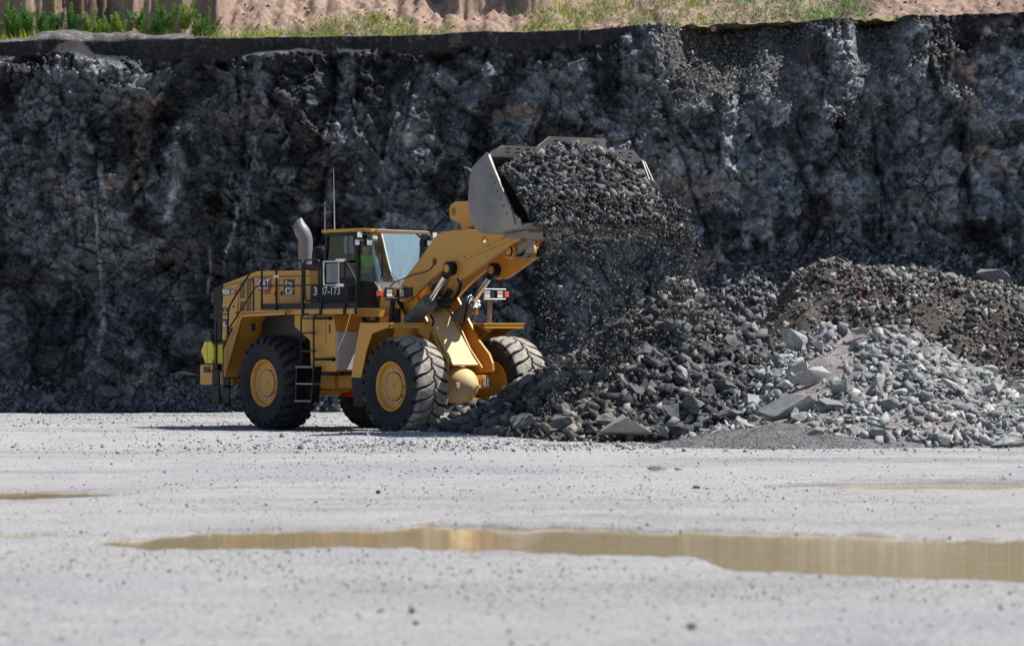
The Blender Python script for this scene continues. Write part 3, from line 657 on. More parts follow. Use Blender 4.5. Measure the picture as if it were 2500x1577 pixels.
boulder(1980, 918, 66.4, .36, True, 'large facetted boulder resting on the fine gravel streak', (1.25, .9, 1.05), (.1, -.1, .3), 2)
boulder(1925, 1000, 64.6, .48, True, 'largest boulder of the pale pile, chalk-smeared, low on its left', (1.4, .8, .9), (.1, -.35, .2), 1)
boulder(1941, 828, 69.0, .36, True, 'pointed pale boulder at the join of the dark and pale piles', (1.1, .9, 1.3), (.1, .0, .2), 4)
boulder(2160, 885, 67.0, .27, True, 'blocky pale boulder under the crest of the pale pile', (1.1, .9, .85), (.2, .3, .4), 9)
boulder(2225, 905, 66.6, .30, True, 'tall split boulder in the middle of the pale pile', (.8, .8, 1.15), (.1, -.3, .7), 6)
boulder(2190, 980, 65.2, .33, True, 'rough brown grey boulder in the lower centre of the pale pile', (1.15, .8, .8), (.2, .1, .2), 13)
boulder(2325, 940, 65.4, .32, True, 'wide pale boulder on the right flank of the pale pile', (1.1, .8, .8), (.2, .5, 0), 15)
boulder(2460, 1085, 62.6, .32, True, 'long low boulder at the right foot of the pale pile', (1.5, .8, .9), (.1, 0, .1), 11)
boulder(2105, 805, 68.6, .24, True, 'pale boulder at the top of the fine gravel streak', (1.2, .8, .8), (0, 0, .3), 3)
boulder(2430, 672, 84.0, .42, False, 'brown pointed boulder on the right crest of the rear mound', (1.2, .8, .8), (0, .3, 0), 12)
boulder(268, 955, 92.5, .46, False, 'biggest square boulder on the talus at the left', (1, .8, .9), (.1, .1, .2), 9)
boulder(335, 928, 92.9, .30, False, 'rounded boulder on the talus right of the biggest square one', (1, .9, .8), (0, 0, 0), 3)
boulder(455, 912, 93.0, .36, False, 'wide boulder at the top of the talus behind the loader step', (1.2, .9, .7), (0, .1, 0), 8)
boulder(115, 900, 93.1, .36, False, 'boulder at the foot of the face near the left edge', (1.2, .9, .7), (0, .1, 1), 10)
# foreground stones
def stone(px, py, s, label, pal=True, idx=0, sq=(1, 1, .8)):
    y = EYE*8400/(py-825); x = px2x(px, y); h = is_(ground_h, x, y)
    place_rock(x, y, h+s*.35, s, pal, 'loose stones on the quarry floor', label, sq, (.2, .1, idx*1.3), 'stone', 'stone', idx)
stone(1006, 1495, .062, 'largest out-of-focus stone in the foreground', True, 1)
stone(1016, 1524, .034, 'small dark stone just before the largest foreground stone', False, 2)
stone(926, 1497, .045, 'flat dark stone left of the largest foreground stone', False, 3, (1.3, 1, .5))
stone(1690, 1540, .055, 'dark pointed foreground stone near the bottom edge right of centre', False, 4)
stone(940, 1424, .018, 'small dark stone below the long puddle', False, 5)
stone(1062, 1330, .05, 'dark stone on the near shore under the orange reflection', False, 6, (1.4, 1, .5))
stone(923, 1206, .055, 'dark upright stone on the floor in front of the loader', False, 7, (.8, .8, 1.4))
stone(770, 1232, .045, 'dark stone beyond the long puddle left of centre', False, 8)
stone(1598, 1149, .13, 'dark broken slab left of three on the far floor', False, 9, (1.3, 1, .35))
stone(1620, 1147, .12, 'dark broken slab middle of three on the far floor', False, 10, (1.3, 1, .4))
stone(1655, 1149, .10, 'dark broken slab right of three on the far floor', False, 11, (1.2, 1, .35))
stone(1700, 1192, .06, 'dark stone beside the shallow silty puddle', False, 12)
stone(2197, 1182, .08, 'dark stone standing in the shallow silty puddle', False, 13, (1.2, 1, .6))
stone(1975, 1083, .16, 'dark stone at the foot of the gravel mound', False, 14, (1, 1, .6))
stone(1822, 1063, .22, 'grey stone sitting on the left of the gravel mound', True, 15)
stone(1905, 1066, .16, 'pale stone sitting on the middle of the gravel mound', True, 0)
stone(1925, 1086, .14, 'brown stone at the front of the gravel mound', True, 3)
for q, px in enumerate((1828, 1845, 1868, 1890, 1932, 1980)):
    stone(px, 1341+q % 2, .05+.02*(q == 3), 'pale wet stone rising from the long puddle, ' + ['first', 'second', 'third', 'fourth', 'fifth', 'sixth'][q] + ' from the left', True, q, (1.4, 1, .7))

# ============================================================ WHEEL LOADER
# machine axes: u forward, v towards the machine's right (our side), w up; object space is (u, -v, w)
def tag(o, label=None, cat=None, group=None, kind=None):
    for k, v in (('label', label), ('category', cat), ('group', group), ('kind', kind)):
        if v: o[k] = v
    return o
def empty(name, loc=(0, 0, 0), rz=0, parent=None):
    o = bpy.data.objects.new(name, None); COL.objects.link(o); o.location = loc; o.rotation_euler = (0, 0, rz)
    if parent: o.parent = parent
    return o
class MB:
    def __init__(s): s.bm = bmesh.new()
    def v(s, p): return s.bm.verts.new((p[0], -p[1], p[2]))
    def loft(s, a, b):
        A = [s.v(p) for p in a]; B = [s.v(p) for p in b]; n = len(A)
        s.bm.faces.new(A); s.bm.faces.new(B)
        for i in range(n): s.bm.faces.new((A[i], A[(i+1) % n], B[(i+1) % n], B[i]))
        return s
    def box(s, u0, u1, v0, v1, w0, w1): return s.side([(u0, w0), (u1, w0), (u1, w1), (u0, w1)], v0, v1)
    def side(s, poly, v0, v1): return s.loft([(u, v0, w) for u, w in poly], [(u, v1, w) for u, w in poly])
    def front(s, poly, u0, u1): return s.loft([(u0, v, w) for v, w in poly], [(u1, v, w) for v, w in poly])
    def plan(s, poly, w0, w1): return s.loft([(u, v, w0) for u, v in poly], [(u, v, w1) for u, v in poly])
    def band(s, path, v0, v1, t=.03):
        """bent sheet: path in (u, w), thickness t below it"""
        P = [Vector(p) for p in path]; off = []
        for i, p in enumerate(P):
            d = (P[min(i+1, len(P)-1)]-P[max(i-1, 0)]).normalized(); off.append(p+Vector((d.y, -d.x))*t)
        return s.side([tuple(p) for p in P]+[tuple(p) for p in reversed(off)], v0, v1)
    def ring(s, c, ax, r, n, squash=1, ph=0):
        ax = Vector(ax).normalized(); t = ax.orthogonal().normalized() if abs(ax.z) > .9 else Vector((0, 0, 1)).cross(ax).normalized(); b = ax.cross(t)
        return [tuple(Vector(c)+t*(r*math.cos(2*math.pi*i/n+ph))+b*(r*squash*math.sin(2*math.pi*i/n+ph))) for i in range(n)]
    def cyl(s, p0, p1, r, n=20, r1=None):
        ax = Vector(p1)-Vector(p0); return s.loft(s.ring(p0, ax, r, n), s.ring(p1, ax, r if r1 is None else r1, n))
    def tube(s, pts, r, n=8, rs=None):
        P = [Vector(p) for p in pts]; rings = []; up = None
        for i, p in enumerate(P):
            d = (P[min(i+1, len(P)-1)]-P[max(i-1, 0)]).normalized()
            if up is None: up = d.orthogonal().normalized() if abs(d.z) > .9 else Vector((0, 0, 1)).cross(d).normalized()
            up = (up-d*up.dot(d)).normalized(); b = d.cross(up); rr = rs[i] if rs else r
            rings.append([s.v(p+up*(rr*math.cos(2*math.pi*k/n))+b*(rr*math.sin(2*math.pi*k/n))) for k in range(n)])
        for a, b in zip(rings, rings[1:]):
            for k in range(n): s.bm.faces.new((a[k], a[(k+1) % n], b[(k+1) % n], b[k]))
        s.bm.faces.new(rings[0]); s.bm.faces.new(rings[-1]); return s
    def lathe(s, prof, c, n=48):
        """profile (v offset, radius) turned about the v axis through c=(u,w)"""
        rings = []
        for v, r in prof:
            rings.append([s.v((c[0]+max(r, .0005)*math.cos(2*math.pi*k/n), v, c[1]+max(r, .0005)*math.sin(2*math.pi*k/n))) for k in range(n)])
        for a, b in zip(rings, rings[1:]):
            for k in range(n): s.bm.faces.new((a[k], a[(k+1) % n], b[(k+1) % n], b[k]))
        s.bm.faces.new(rings[0]); s.bm.faces.new(rings[-1]); return s
    def flat(s, loops, plane, at, t):
        """plate with holes; loops in the plane's 2D axes; plane 'side' (u,w) at v or 'front' (v,w) at u; grows by t"""
        cu = bpy.data.curves.new('t', 'CURVE'); cu.dimensions = '2D'; cu.fill_mode = 'BOTH'; cu.extrude = abs(t)/2
        for L in loops:
            sp = cu.splines.new('POLY'); sp.points.add(len(L)-1); sp.use_cyclic_u = True
            for q, p in zip(sp.points, L): q.co = (p[0], p[1], 0, 1)
        return s._curve(cu, plane, at, t)
    def _curve(s, cu, plane, at, t, fn=None):
        ob = bpy.data.objects.new('t', cu); COL.objects.link(ob); dg = bpy.context.evaluated_depsgraph_get(); dg.update()
        me = bpy.data.meshes.new_from_object(ob.evaluated_get(dg)); n0 = len(s.bm.verts)
        s.bm.from_mesh(me); s.bm.verts.ensure_lookup_table()
        for vv in list(s.bm.verts)[n0:]:
            x, y, z = vv.co
            if fn: x, y = fn(x, y)
            d = at+t/2+z*(1 if t > 0 else -1)
            vv.co = (x, -d, y) if plane == 'side' else (d, -x, y)
        bpy.data.objects.remove(ob); bpy.data.meshes.remove(me); return s
    def text(s, body, u, w, h, plane, at, t=.004, sx=1.0, bold=.0, width=None):
        cu = bpy.data.curves.new('t', 'FONT'); cu.body = body; cu.size = 1; cu.extrude = t/2; cu.offset = bold; cu.fill_mode = 'BOTH'; cu.resolution_u = 3
        ob = bpy.data.objects.new('t', cu); COL.objects.link(ob); bpy.context.view_layer.update(); d = ob.dimensions; bb = [Vector(c) for c in ob.bound_box]
        x0 = min(c.x for c in bb); y0 = min(c.y for c in bb); ky = h/max(d.y, .01); kx = width/max(d.x, .01) if width else ky*sx
        bpy.data.objects.remove(ob)
        return s._curve(cu, plane, at, t, lambda x, y: (u+(x-x0)*kx, w+(y-y0)*ky))
    def build(s, name, mat, parent=None, bevel=0, smooth=False, label=None):
        bm = s.bm; bmesh.ops.remove_doubles(bm, verts=bm.verts, dist=1e-5); bmesh.ops.recalc_face_normals(bm, faces=bm.faces)
        me = bpy.data.meshes.new(name); bm.to_mesh(me); bm.free(); me.materials.append(mat)
        if smooth:
            me.polygons.foreach_set('use_smooth', np.ones(len(me.polygons), bool))
            me.update()
            try: me.set_sharp_from_angle(angle=R(35))
            except Exception: pass
        o = bpy.data.objects.new(name, me); COL.objects.link(o)
        if parent: o.parent = parent
        if bevel:
            b = o.modifiers.new('bevel', 'BEVEL'); b.width = bevel; b.segments = 2; b.limit_method = 'ANGLE'; b.angle_limit = R(30)
        if label: o['label'] = label
        return o
def arc(c, r, a0, a1, n=8): return [(c[0]+r*math.cos(R(a0+(a1-a0)*i/n)), c[1]+r*math.sin(R(a0+(a1-a0)*i/n))) for i in range(n+1)]
def circ(c, r, n=24): return [(c[0]+r*math.cos(2*math.pi*i/n), c[1]+r*math.sin(2*math.pi*i/n)) for i in range(n)]
def rounded(path, r=.08, n=5):
    """fillet the corners of a 3D polyline"""
    P = [Vector(p) for p in path]; out = [P[0]]
    for a, b, c in zip(P, P[1:], P[2:]):
        d0 = (a-b); d1 = (c-b); k = min(r, d0.length*.45, d1.length*.45); s0 = b+d0.normalized()*k; s1 = b+d1.normalized()*k
        for i in range(n+1):
            t = i/n; out.append(s0*(1-t)**2+b*2*t*(1-t)+s1*t*t)
    return out+[P[-1]]

L0 = empty('wheel_loader', (-4.07, 76.07, 0.0), math.atan2(-.788, .616))
tag(L0, 'yellow articulated wheel loader with its raised bucket tipping dark rock', 'wheel loader')
Y = M_yel

# ---- hood and rear
hd = MB().side([(-2.74, 1.92), (-2.70, 3.21), (-1.38, 3.475), (.76, 3.465), (.76, 2.2), (-1.2, 2.2), (-1.6, 1.92)], -1.0, 1.0)
hd = hd.build('hood', Y, L0, .02)
MB().plan([(.765, .99), (1.12, .42), (1.12, -.42), (.765, -.99)], 2.62, 3.455).build('hood_front', Y, L0, .015)
MB().box(.78, 1.0, -.99, .97, 2.2, 2.6).build('lower_hood', M_blk, L0)
for u0, u1 in ((-1.27, -.44), (-.405, .42)):
    d = MB().box(u0, u1, 1.001, 1.02, 2.76, 3.33).build('access_door', Y, hd, .006)
    MB().lathe([(1.021, .045), (1.035, .045), (1.036, .0)], ((u1-.10) if u0 < -1 else (u0+.10), 2.98), 16).build('latch', M_blk, hd)
MB().box(-.39, -.36, 1.001, 1.012, 2.3, 3.34).build('door_seam', M_blk, hd)
MB().side([(-2.69, 3.16), (-1.36, 3.37), (.75, 3.36), (.75, 3.345), (-1.36, 3.352), (-2.69, 3.14)], 1.0, 1.006).build('panel_joint', M_char, hd)
MB().side([(-2.07, 2.0), (-2.07, 3.215), (-1.42, 3.34), (-1.42, 2.0)], .98, 1.004).build('grille_recess', M_char, hd)
gr_ = MB()
for k in range(26):
    w = 2.08+k*.047; gr_.box(-2.03, -1.46, 1.012, 1.022, w, w+.012)
for u in (-2.0, -1.74, -1.49): gr_.box(u-.02, u+.02, 1.005, 1.018, 2.03, 3.24)
gr_.box(-2.0, -1.6, 1.005, 1.025, 2.82, 2.88)
gr_.build('cooling_grille', Y, hd)
MB().box(-2.70, -2.10, 1.001, 1.012, 1.96, 2.80).build('side_panel', Y, hd, .01)
for u, w in ((-2.24, 2.70), (-2.24, 2.08), (-2.12, 2.56)): MB().box(u-.02, u+.03, 1.012, 1.03, w-.02, w+.02).build('latch', M_char, hd)
MB().side([(-3.10, 1.93), (-3.14, 3.13), (-2.745, 3.215), (-2.79, 1.93)], -1.0, .98).build('radiator_guard', M_blk, L0, .02)
MB().box(-3.30, -3.10, .75, .97, 2.44, 2.56).build('tail_lamp', M_blk, L0, .01)
MB().box(-3.22, -3.11, .70, .98, 2.8, 3.05).build('rear_grille_box', M_char, L0, .01)
# counterweight and bright yellow guards
MB().plan([(-3.42, -1.0), (-3.42, 1.0), (-3.28, 1.24), (-1.9, 1.24), (-1.9, -1.24), (-3.28, -1.24)], .95, 1.40).build('counterweight', Y, L0, .03)
MB().box(-3.10, -2.86, 1.241, 1.26, 1.22, 1.35).build('tow_pocket', M_char, L0)
for a, b in ((-3.42, -3.16), (-3.145, -2.90)):
    pl_ = [(-3.27, 1.92), (-3.42, 1.70), (-3.24, 1.42), (-3.16, 1.42), (-3.16, 1.92)] if a < -3.3 else [(-3.145, 1.92), (-3.145, 1.42), (-2.98, 1.42), (-2.90, 1.55), (-2.90, 1.78), (-2.99, 1.92)]
    MB().side(pl_, .92, 1.12).build('end_guard', M_yel2, L0, .008)
yb_ = MB().box(-2.95, -2.45, .6, 1.02, 1.42, 1.86)
for k in range(8): yb_.box(-2.93, -2.47, 1.02, 1.035, 1.60+k*.032, 1.612+k*.032)
yb_.build('battery_box', M_yel2, L0, .004)
MB().box(-3.3, -2.2, .5, 1.1, 1.89, 1.92).build('box_lid', M_blk, L0)
# rear access steps and rails
st = MB()
for u0, u1 in ((-2.44, -2.16), (-1.98, -1.74)): st.box(u0, u1, 1.42, 1.46, .50, 1.30)
st.build('step_side', M_blk, L0, .01)
for w in (.50, .90, 1.24): MB().box(-2.46, -1.72, 1.40, 1.60, w, w+.04).build('step', M_blk, L0)
MB().box(-2.36, -2.16, 1.38, 1.50, 1.27, 1.42).build('rail_socket', M_blk, L0)
MB().tube(rounded([(-2.27, 1.45, 1.30), (-2.27, 1.45, 2.40), (-1.66, 1.55, 2.40), (-1.64, 1.58, 1.80)], .1), .022).build('grab_rail', M_blk, L0, smooth=True)

# ---- chassis
MB().box(-1.9, 2.2, -.55, .55, .85, 2.2).build('rear_frame', Y, L0, .02)
MB().box(.9, 2.3, .56, 1.0, .92, 1.27).build('frame_rail', Y, L0, .02)
MB().side([(.88, 2.50), (.88, 2.25), (1.47, 1.94), (1.50, 1.36), (1.62, 1.28), (2.44, 1.28), (2.44, 2.16), (2.34, 2.50)], .75, 1.50).build('fuel_tank', Y, L0, .015)
MB().loft([(2.36, .76, 2.165), (2.36, 1.49, 2.165), (2.47, 1.49, 2.135), (2.47, .76, 2.135)], [(2.36, .76, 2.22), (2.36, 1.49, 2.22), (2.36, 1.49, 2.221), (2.36, .76, 2.221)]).build('tank_cap_plate', Y, L0)
MB().box(2.442, 2.462, .82, 1.48, 1.32, 2.13).build('front_cover', M_alu, L0, .004)
MB().box(2.445, 2.50, .60, .95, 1.75, 2.10).build('valve_block', M_blk, L0, .01)
ap = MB().side([(1.72, 1.90)]+[(1.72, 2.30), (1.75, 2.33), (2.06, 2.33), (2.09, 2.30), (2.09, 1.90), (2.06, 1.87), (1.75, 1.87)], 1.501, 1.512)
for k in range(11):
    for u in (1.742, 2.068): ap.cyl((u, 1.51, 1.90+k*.04), (u, 1.52, 1.90+k*.04), .009, 6)
ap.build('tank_cover', Y, L0)
MB().box(2.2, 2.235, 1.501, 1.515, 2.10, 2.28).build('sight_gauge', M_char, L0)
MB().box(1.45, 2.44, .5, 1.38, 1.20, 1.28).build('belly_plate', M_blk, L0, .01)
MB().box(.72, 1.45, .4, 1.0, 1.4, 2.5).build('inner_panel', M_char, L0)
MB().box(1.30, 1.80, .95, 1.10, .90, 1.27).build('bracket', Y, L0, .02)
MB().box(1.35, 1.85, .45, .62, .72, .82).build('safety_link', M_red, L0, .01)
# articulation joint
aj = MB().cyl((2.35, .0, .7), (2.35, .0, 2.3), .22); aj.box(1.9, 2.8, -.4, .4, .75, .95); aj.box(1.9, 2.8, -.4, .4, 1.9, 2.1)
aj.build('articulation_joint', Y, L0, .01)
MB().side([(2.5, .82), (2.5, 2.2), (3.3, 2.6), (4.2, 2.1), (4.6, 1.30), (4.3, .9)], -.40, .40).build('front_frame', Y, L0, .02)
# axles
for u, nm in ((0, 'rear_axle'), (4.7, 'front_axle')):
    w = 1.02 if u == 0 else 1.0
    ax = MB().tube([(u, 1.25, w), (u, .9, w), (u, .55, w-.02), (u, .3, w-.03), (u, -.3, w-.03), (u, -.55, w-.02), (u, -.9, w), (u, -1.25, w)], .2, 20, [.27, .23, .19, .27, .27, .19, .23, .27])
    ax.build(nm, Y, L0, 0, True)
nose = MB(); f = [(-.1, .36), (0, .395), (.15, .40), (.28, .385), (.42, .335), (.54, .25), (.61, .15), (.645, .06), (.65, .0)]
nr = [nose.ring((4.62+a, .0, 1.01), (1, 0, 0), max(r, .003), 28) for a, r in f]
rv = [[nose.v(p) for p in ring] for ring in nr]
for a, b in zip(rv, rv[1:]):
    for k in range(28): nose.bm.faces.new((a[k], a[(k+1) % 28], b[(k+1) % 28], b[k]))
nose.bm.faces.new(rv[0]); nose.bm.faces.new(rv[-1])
nose = nose.build('differential_housing', M_dusty_sunlit, L0, 0, True)
MB().cyl((5.0, -.13, .99), (5.31, -.16, .99), .038, 12).build('drain_plug', M_dusty_sunlit, nose)
MB().cyl((4.9, .24, 1.01), (5.16, .27, 1.01), .062, 14).build('filler_plug', M_dusty_sunlit, nose)
MB().box(4.95, 5.14, -.28, -.08, .62, .74).build('housing_lug', Y, nose, .01)
MB().box(4.80, 5.08, -.62, -.38, .92, 1.22).build('axle_mount', Y, L0, .02)
for v in (-.55, -.45): MB().cyl((5.09, v, .98), (5.09, v, 1.16), .025, 10).build('mount_bolt', M_alu, L0)

# ---- front frame towers, fins and the sloping plate
finN = [(2.95, 2.2), (3.05, 3.05), (3.70, 3.12), (4.20, 2.52), (4.50, 2.16), (4.79, 1.72), (5.0, 1.58), (5.07, 1.48), (5.02, 1.31), (4.6, 1.24), (3.2, 1.2)]
finF = [(2.95, 2.2), (3.05, 3.05), (3.70, 3.12), (4.23, 2.46), (4.66, 1.95), (5.02, 1.66), (5.13, 1.47), (5.16, 1.29), (4.69, 1.24), (3.2, 1.2)]
MB().side(finN, .44, .50).build('tower_plate', Y, L0, .008)
MB().side(finF, -.68, -.62).build('tower_plate', Y, L0, .008)
MB().side([(3.55, 2.75), (4.00, 2.55), (4.42, 2.10), (4.82, 1.64), (5.04, 1.44), (5.0, 1.41), (4.72, 1.6), (3.5, 2.6)], -.34, .33).build('sloping_plate', M_dusty_sunlit, L0, .01)  # yellow plate coloured pale cream to imitate full sun on it
MB().side([(3.8, 2.75), (3.95, 2.70), (4.40, 2.20), (4.72, 1.78), (5.02, 1.50), (5.14, 1.38), (5.10, 1.30), (4.3, 2.05)], -.375, -.345).build('plate_rib', Y, L0, .004)
MB().side([(2.88, 2.3), (2.92, 2.84), (3.02, 2.97), (3.28, 2.97), (3.40, 2.84), (3.95, 2.30)], .64, .68).build('pivot_tower', Y, L0, .008)
MB().box(2.9, 3.5, .50, .64, 2.3, 2.9).build('tower_spacer', M_char, L0)

# ---- fenders
def fender(sgn, nm='front_fender'):
    a, b = (.84, 1.76) if sgn > 0 else (-1.80, -.70)
    o = b if sgn > 0 else a; inn = a if sgn > 0 else b; t = -.025*sgn
    f = MB().box(3.69, 4.74, a, b, 2.285, 2.315).build(nm, Y, L0, .004)
    MB().box(4.70, 4.725, a+.04, b-.04, 2.205, 2.284).build('fender_lip', Y, f)
    MB().side([(3.69, 2.283), (4.70, 2.283), (4.70, 2.205), (4.60, 2.20), (4.12, 2.09), (3.92, 1.75), (3.72, 1.17), (3.38, 1.17), (3.44, 1.53)], min(o, o+t), max(o, o+t)).build('fender_web', Y, f, .004)
    MB().band([(3.38, 1.17), (3.44, 1.53), (3.66, 2.283)], min(inn, o+t), max(inn, o+t), .03).build('fender_leg', Y, f)
    MB().side([(3.36, 1.15), (3.74, 1.15), (3.79, .56), (3.46, .56)], min(o+t, o+2*t), max(o+t, o+2*t)).build('mud_flap', M_rub, f)
    MB().box(3.38, 3.42, min(inn, o+2*t), max(inn, o+2*t), .56, 1.15).build('mud_flap', M_rub, f)
    br = (.5, .84) if sgn > 0 else (-1.3, -.68)
    MB().front([(br[0], 2.28), (br[1], 2.28), (br[1] if sgn > 0 else br[0]+.3, 2.12), (.55 if sgn > 0 else br[1], 1.9)], 4.3, 4.5).build('fender_bracket', Y, f, .01)
    return f
fender(1); fender(-1)
for sgn in (1, -1):
    a, b = (1.02, 1.76) if sgn > 0 else (-1.76, -1.02)
    f = MB().band([(-1.49, 1.13), (-1.49, 1.75), (-.83, 2.575), (.90, 2.60)], a, b, .03).build('rear_fender', Y, L0)
    MB().side([(-1.50, 1.75), (-1.50, 1.13), (-1.46, 1.13), (-1.44, 1.73), (-.80, 2.52), (.88, 2.56), (.88, 2.50), (-.55, 2.47), (-1.10, 1.75), (-1.12, 1.13), (-1.1, 1.13), (-1.1, 1.72), (-.5, 2.42)][:6]+[(.88, 2.50), (-.78, 2.46), (-1.40, 1.70), (-1.42, 1.13)], b-.02, b).build('fender_lip', Y, f)
    MB().box(-1.56, -1.50, a+.1, b, 1.10, 1.78).build('rubber_flap', M_rub, f, .01)
    MB().loft([(-1.58, a+.1, 1.78), (-1.58, b, 1.78), (-1.50, b, 1.78), (-1.50, a+.1, 1.78)], [(-1.20, a+.1, 2.24), (-1.20, b, 2.24), (-1.13, b, 2.22), (-1.13, a+.1, 2.22)]).build('rubber_flap', M_rub, f)
    MB().box(-.78, -.70, b-.3, b-.24, 2.15, 2.32).build('reflector', M_char, f)
    MB().side([(-.9, 2.3), (-.9, 1.9), (.7, 1.9), (1.2, 2.25), (1.2, 2.5), (-.7, 2.5)], (b-.62 if sgn > 0 else a+.5), (b-.60 if sgn > 0 else a+.53)).build('inner_skirt', M_char, f)

# ---- deck, kick plates, ladder, rails
for s_ in (1, -1):
    vo = 1.60*s_; vi = 1.0*s_
    MB().box(-.45, 3.36, min(vo, vi), max(vo, vi), 2.605, 2.625).build('walkway', M_steel, L0)
    MB().box(.72, 3.36, min(vo, vo-.03*s_), max(vo, vo-.03*s_), 2.505, 2.604).build('deck_edge', Y, L0, .004)
MB().box(-.22, 1.28, 1.57, 1.60, 2.627, 2.745).build('kick_plate', M_blk, L0)
MB().box(2.05, 3.34, 1.57, 1.60, 2.627, 2.745).build('kick_plate', M_blk, L0)
MB().box(1.42, 1.98, 1.45, 1.60, 2.63, 2.75).build('gate_sill', M_blk, L0)
MB().box(.0, 3.3, .6, .99, 2.45, 2.60).build('deck_support', Y, L0)
lad = empty('ladder', (0, 0, 0), 0, L0)
for u in (1.37, 1.845):
    MB().tube(rounded([(u, 1.66, 1.38), (u, 1.66, 2.44), (u+.08, 1.66, 2.50), (u+.22, 1.62, 2.50)], .05), .020).build('ladder_rail', M_blk, lad, smooth=True)
for w in (1.70, 2.09, 2.40): MB().box(1.38, 1.84, 1.60, 1.68, w, w+.035).build('rung', M_blk, lad)
MB().tube([(1.84, 1.64, 2.42), (2.33, 1.58, 2.42)], .028).build('grab_bar', M_blk, lad)
MB().tube([(1.84, 1.64, 1.545), (2.42, 1.55, 1.545)], .028).build('grab_bar', M_blk, lad)
MB().tube([(2.28, 1.56, 2.42), (2.34, 1.56, 2.42)], .042, 10).build('bar_end', M_blk, lad)
MB().tube([(2.37, 1.54, 1.545), (2.43, 1.54, 1.545)], .042, 10).build('bar_end', M_blk, lad)
for a, b in (((1.26, 1.38), (1.22, .63)), ((1.90, 1.38), (1.80, .63))):
    MB().side([a, (a[0]+.04, a[1]), (b[0]+.04, b[1]), b], 1.52, 1.72).build('flexible_side', M_blk, lad)
for w in (.63, 1.0, 1.36): MB().box(1.22 if w < 1 else 1.27, 1.84 if w < 1 else 1.90, 1.50, 1.74, w, w+.035).build('step', M_steel, lad)
def rail(path, r=.02, nm='handrail', rr=.12, mat=None):
    return MB().tube(rounded(path, rr), r, 8).build(nm, mat or M_blk, L0, smooth=True)
V6 = 1.6
rail([(-1.62, V6, 1.78), (-1.55, V6, 2.67), (-1.25, V6, 2.95), (-.69, V6, 3.43), (-.43, V6, 3.66), (.33, V6, 3.67)])
rail([(-1.60, V6, 2.02), (-1.55, V6, 2.20), (-1.21, V6, 2.48), (-.45, V6, 3.14), (1.28, V6, 3.13)], .017)
rail([(-.22, V6, 2.63), (-.22, V6, 3.66)], .018); rail([(.34, V6, 2.50), (.34, V6, 3.67), (1.34, V6, 3.67), (1.36, V6, 2.50)], .026, rr=.1)
rail([(-.62, V6-.25, 2.6), (-.62, V6-.25, 3.46)], .014)
rail([(1.42, V6, 3.13), (1.43, V6, 2.80), (1.95, V6, 2.79), (1.96, V6, 3.67), (1.42, V6, 3.67), (1.42, V6, 3.1)], .02, 'safety_gate', .08)
rail([(1.42, V6, 3.135), (1.95, V6, 3.135)], .014, 'gate_bar')
rail([(2.04, V6, 2.50), (2.05, V6, 3.64), (2.94, V6, 3.64), (3.33, V6, 3.21), (3.33, V6, 2.50)], .022)
rail([(2.05, V6, 3.125), (3.33, V6, 3.125)], .017); rail([(2.92, V6, 2.5), (2.92, V6, 3.64)], .018)
for u in (1.36, 2.04, 2.92, 3.33, .34): MB().box(u-.035, u+.035, 1.585, 1.63, 2.50, 2.74).build('post_clamp', M_blk, L0)
MB().box(.26, .42, 1.60, 1.63, 3.31, 3.36).build('rail_clip', M_alu, L0)
rail([(-1.55, -V6, 2.2), (-1.55, -V6, 2.67), (-.43, -V6, 3.66), (3.0, -V6, 3.66), (3.33, -V6, 3.2), (3.33, -V6, 2.5)])
# rectangular mirror on the rail
mr = empty('rail_mirror', (0, 0, 0), 0, L0)
MB().plan([(2.36, 1.70), (2.60, 1.74), (2.82, 1.70), (2.80, 1.66), (2.38, 1.66)], 3.17, 3.58).build('mirror_shell', M_grey, mr, .02)
MB().tube(rounded([(2.30, 1.72, 3.62), (2.30, 1.72, 3.12), (2.86, 1.72, 3.12), (2.86, 1.72, 3.62), (2.29, 1.72, 3.62)], .05), .014).build('mirror_frame', M_alu, mr, smooth=True)
for w in (3.64, 3.115): MB().box(2.80, 2.92, 1.58, 1.76, w-.03, w+.03).build('mirror_clamp', M_alu, mr)

# ---- cab
cab = empty('cab', (0, 0, 0), 0, L0)
MB().box(.60, 2.28, -.80, .84, 2.64, 3.16).build('cab_base', M_blk, cab, .03)
MB().box(.95, 2.45, -.70, .72, 2.36, 2.64).build('cab_floor', M_char, cab, .02)
# lower front of the cab tapers to the front
MB().loft([(2.28, -.80, 2.38), (2.28, .80, 2.38), (2.50, .36, 2.38), (2.50, -.42, 2.38)], [(2.28, -.80, 3.22), (2.28, .80, 3.22), (2.52, .56, 3.20), (2.52, -.58, 3.20)]).build('cab_nose', M_blk, cab, .006)
MB().front([(.545, 3.20), (-.57, 3.20), (-.45, 2.88), (.34, 2.88)], 2.505, 2.525).build('front_skirt', M_alu, cab, .004)
for u, v0, v1 in ((1.07, .76, .84), (1.07, -.84, -.76)): MB().side([(.98, 3.16), (1.06, 3.16), (1.18, 4.24), (1.10, 4.24)], v0, v1).build('pillar', M_blk, cab, .008)
for v0, v1 in ((.76, .84), (-.84, -.76)): MB().side([(2.22, 2.9), (2.34, 2.9), (2.34, 4.24), (2.22, 4.24)], v0, v1).build('pillar', M_blk, cab, .01)
MB().box(1.0, 2.3, .80, .835, 3.16, 3.30).build('window_sill', M_blk, cab)
MB().box(1.1, 2.3, .78, .835, 4.20, 4.26).build('header', M_blk, cab)
MB().side([(1.06, 3.30), (2.22, 3.30), (2.22, 4.20), (1.17, 4.20)], .80, .806).build('side_window', M_glass, cab)
MB().side([(1.06, 3.30), (2.22, 3.30), (2.22, 4.20), (1.17, 4.20)], -.806, -.80).build('side_window', M_glass, cab)
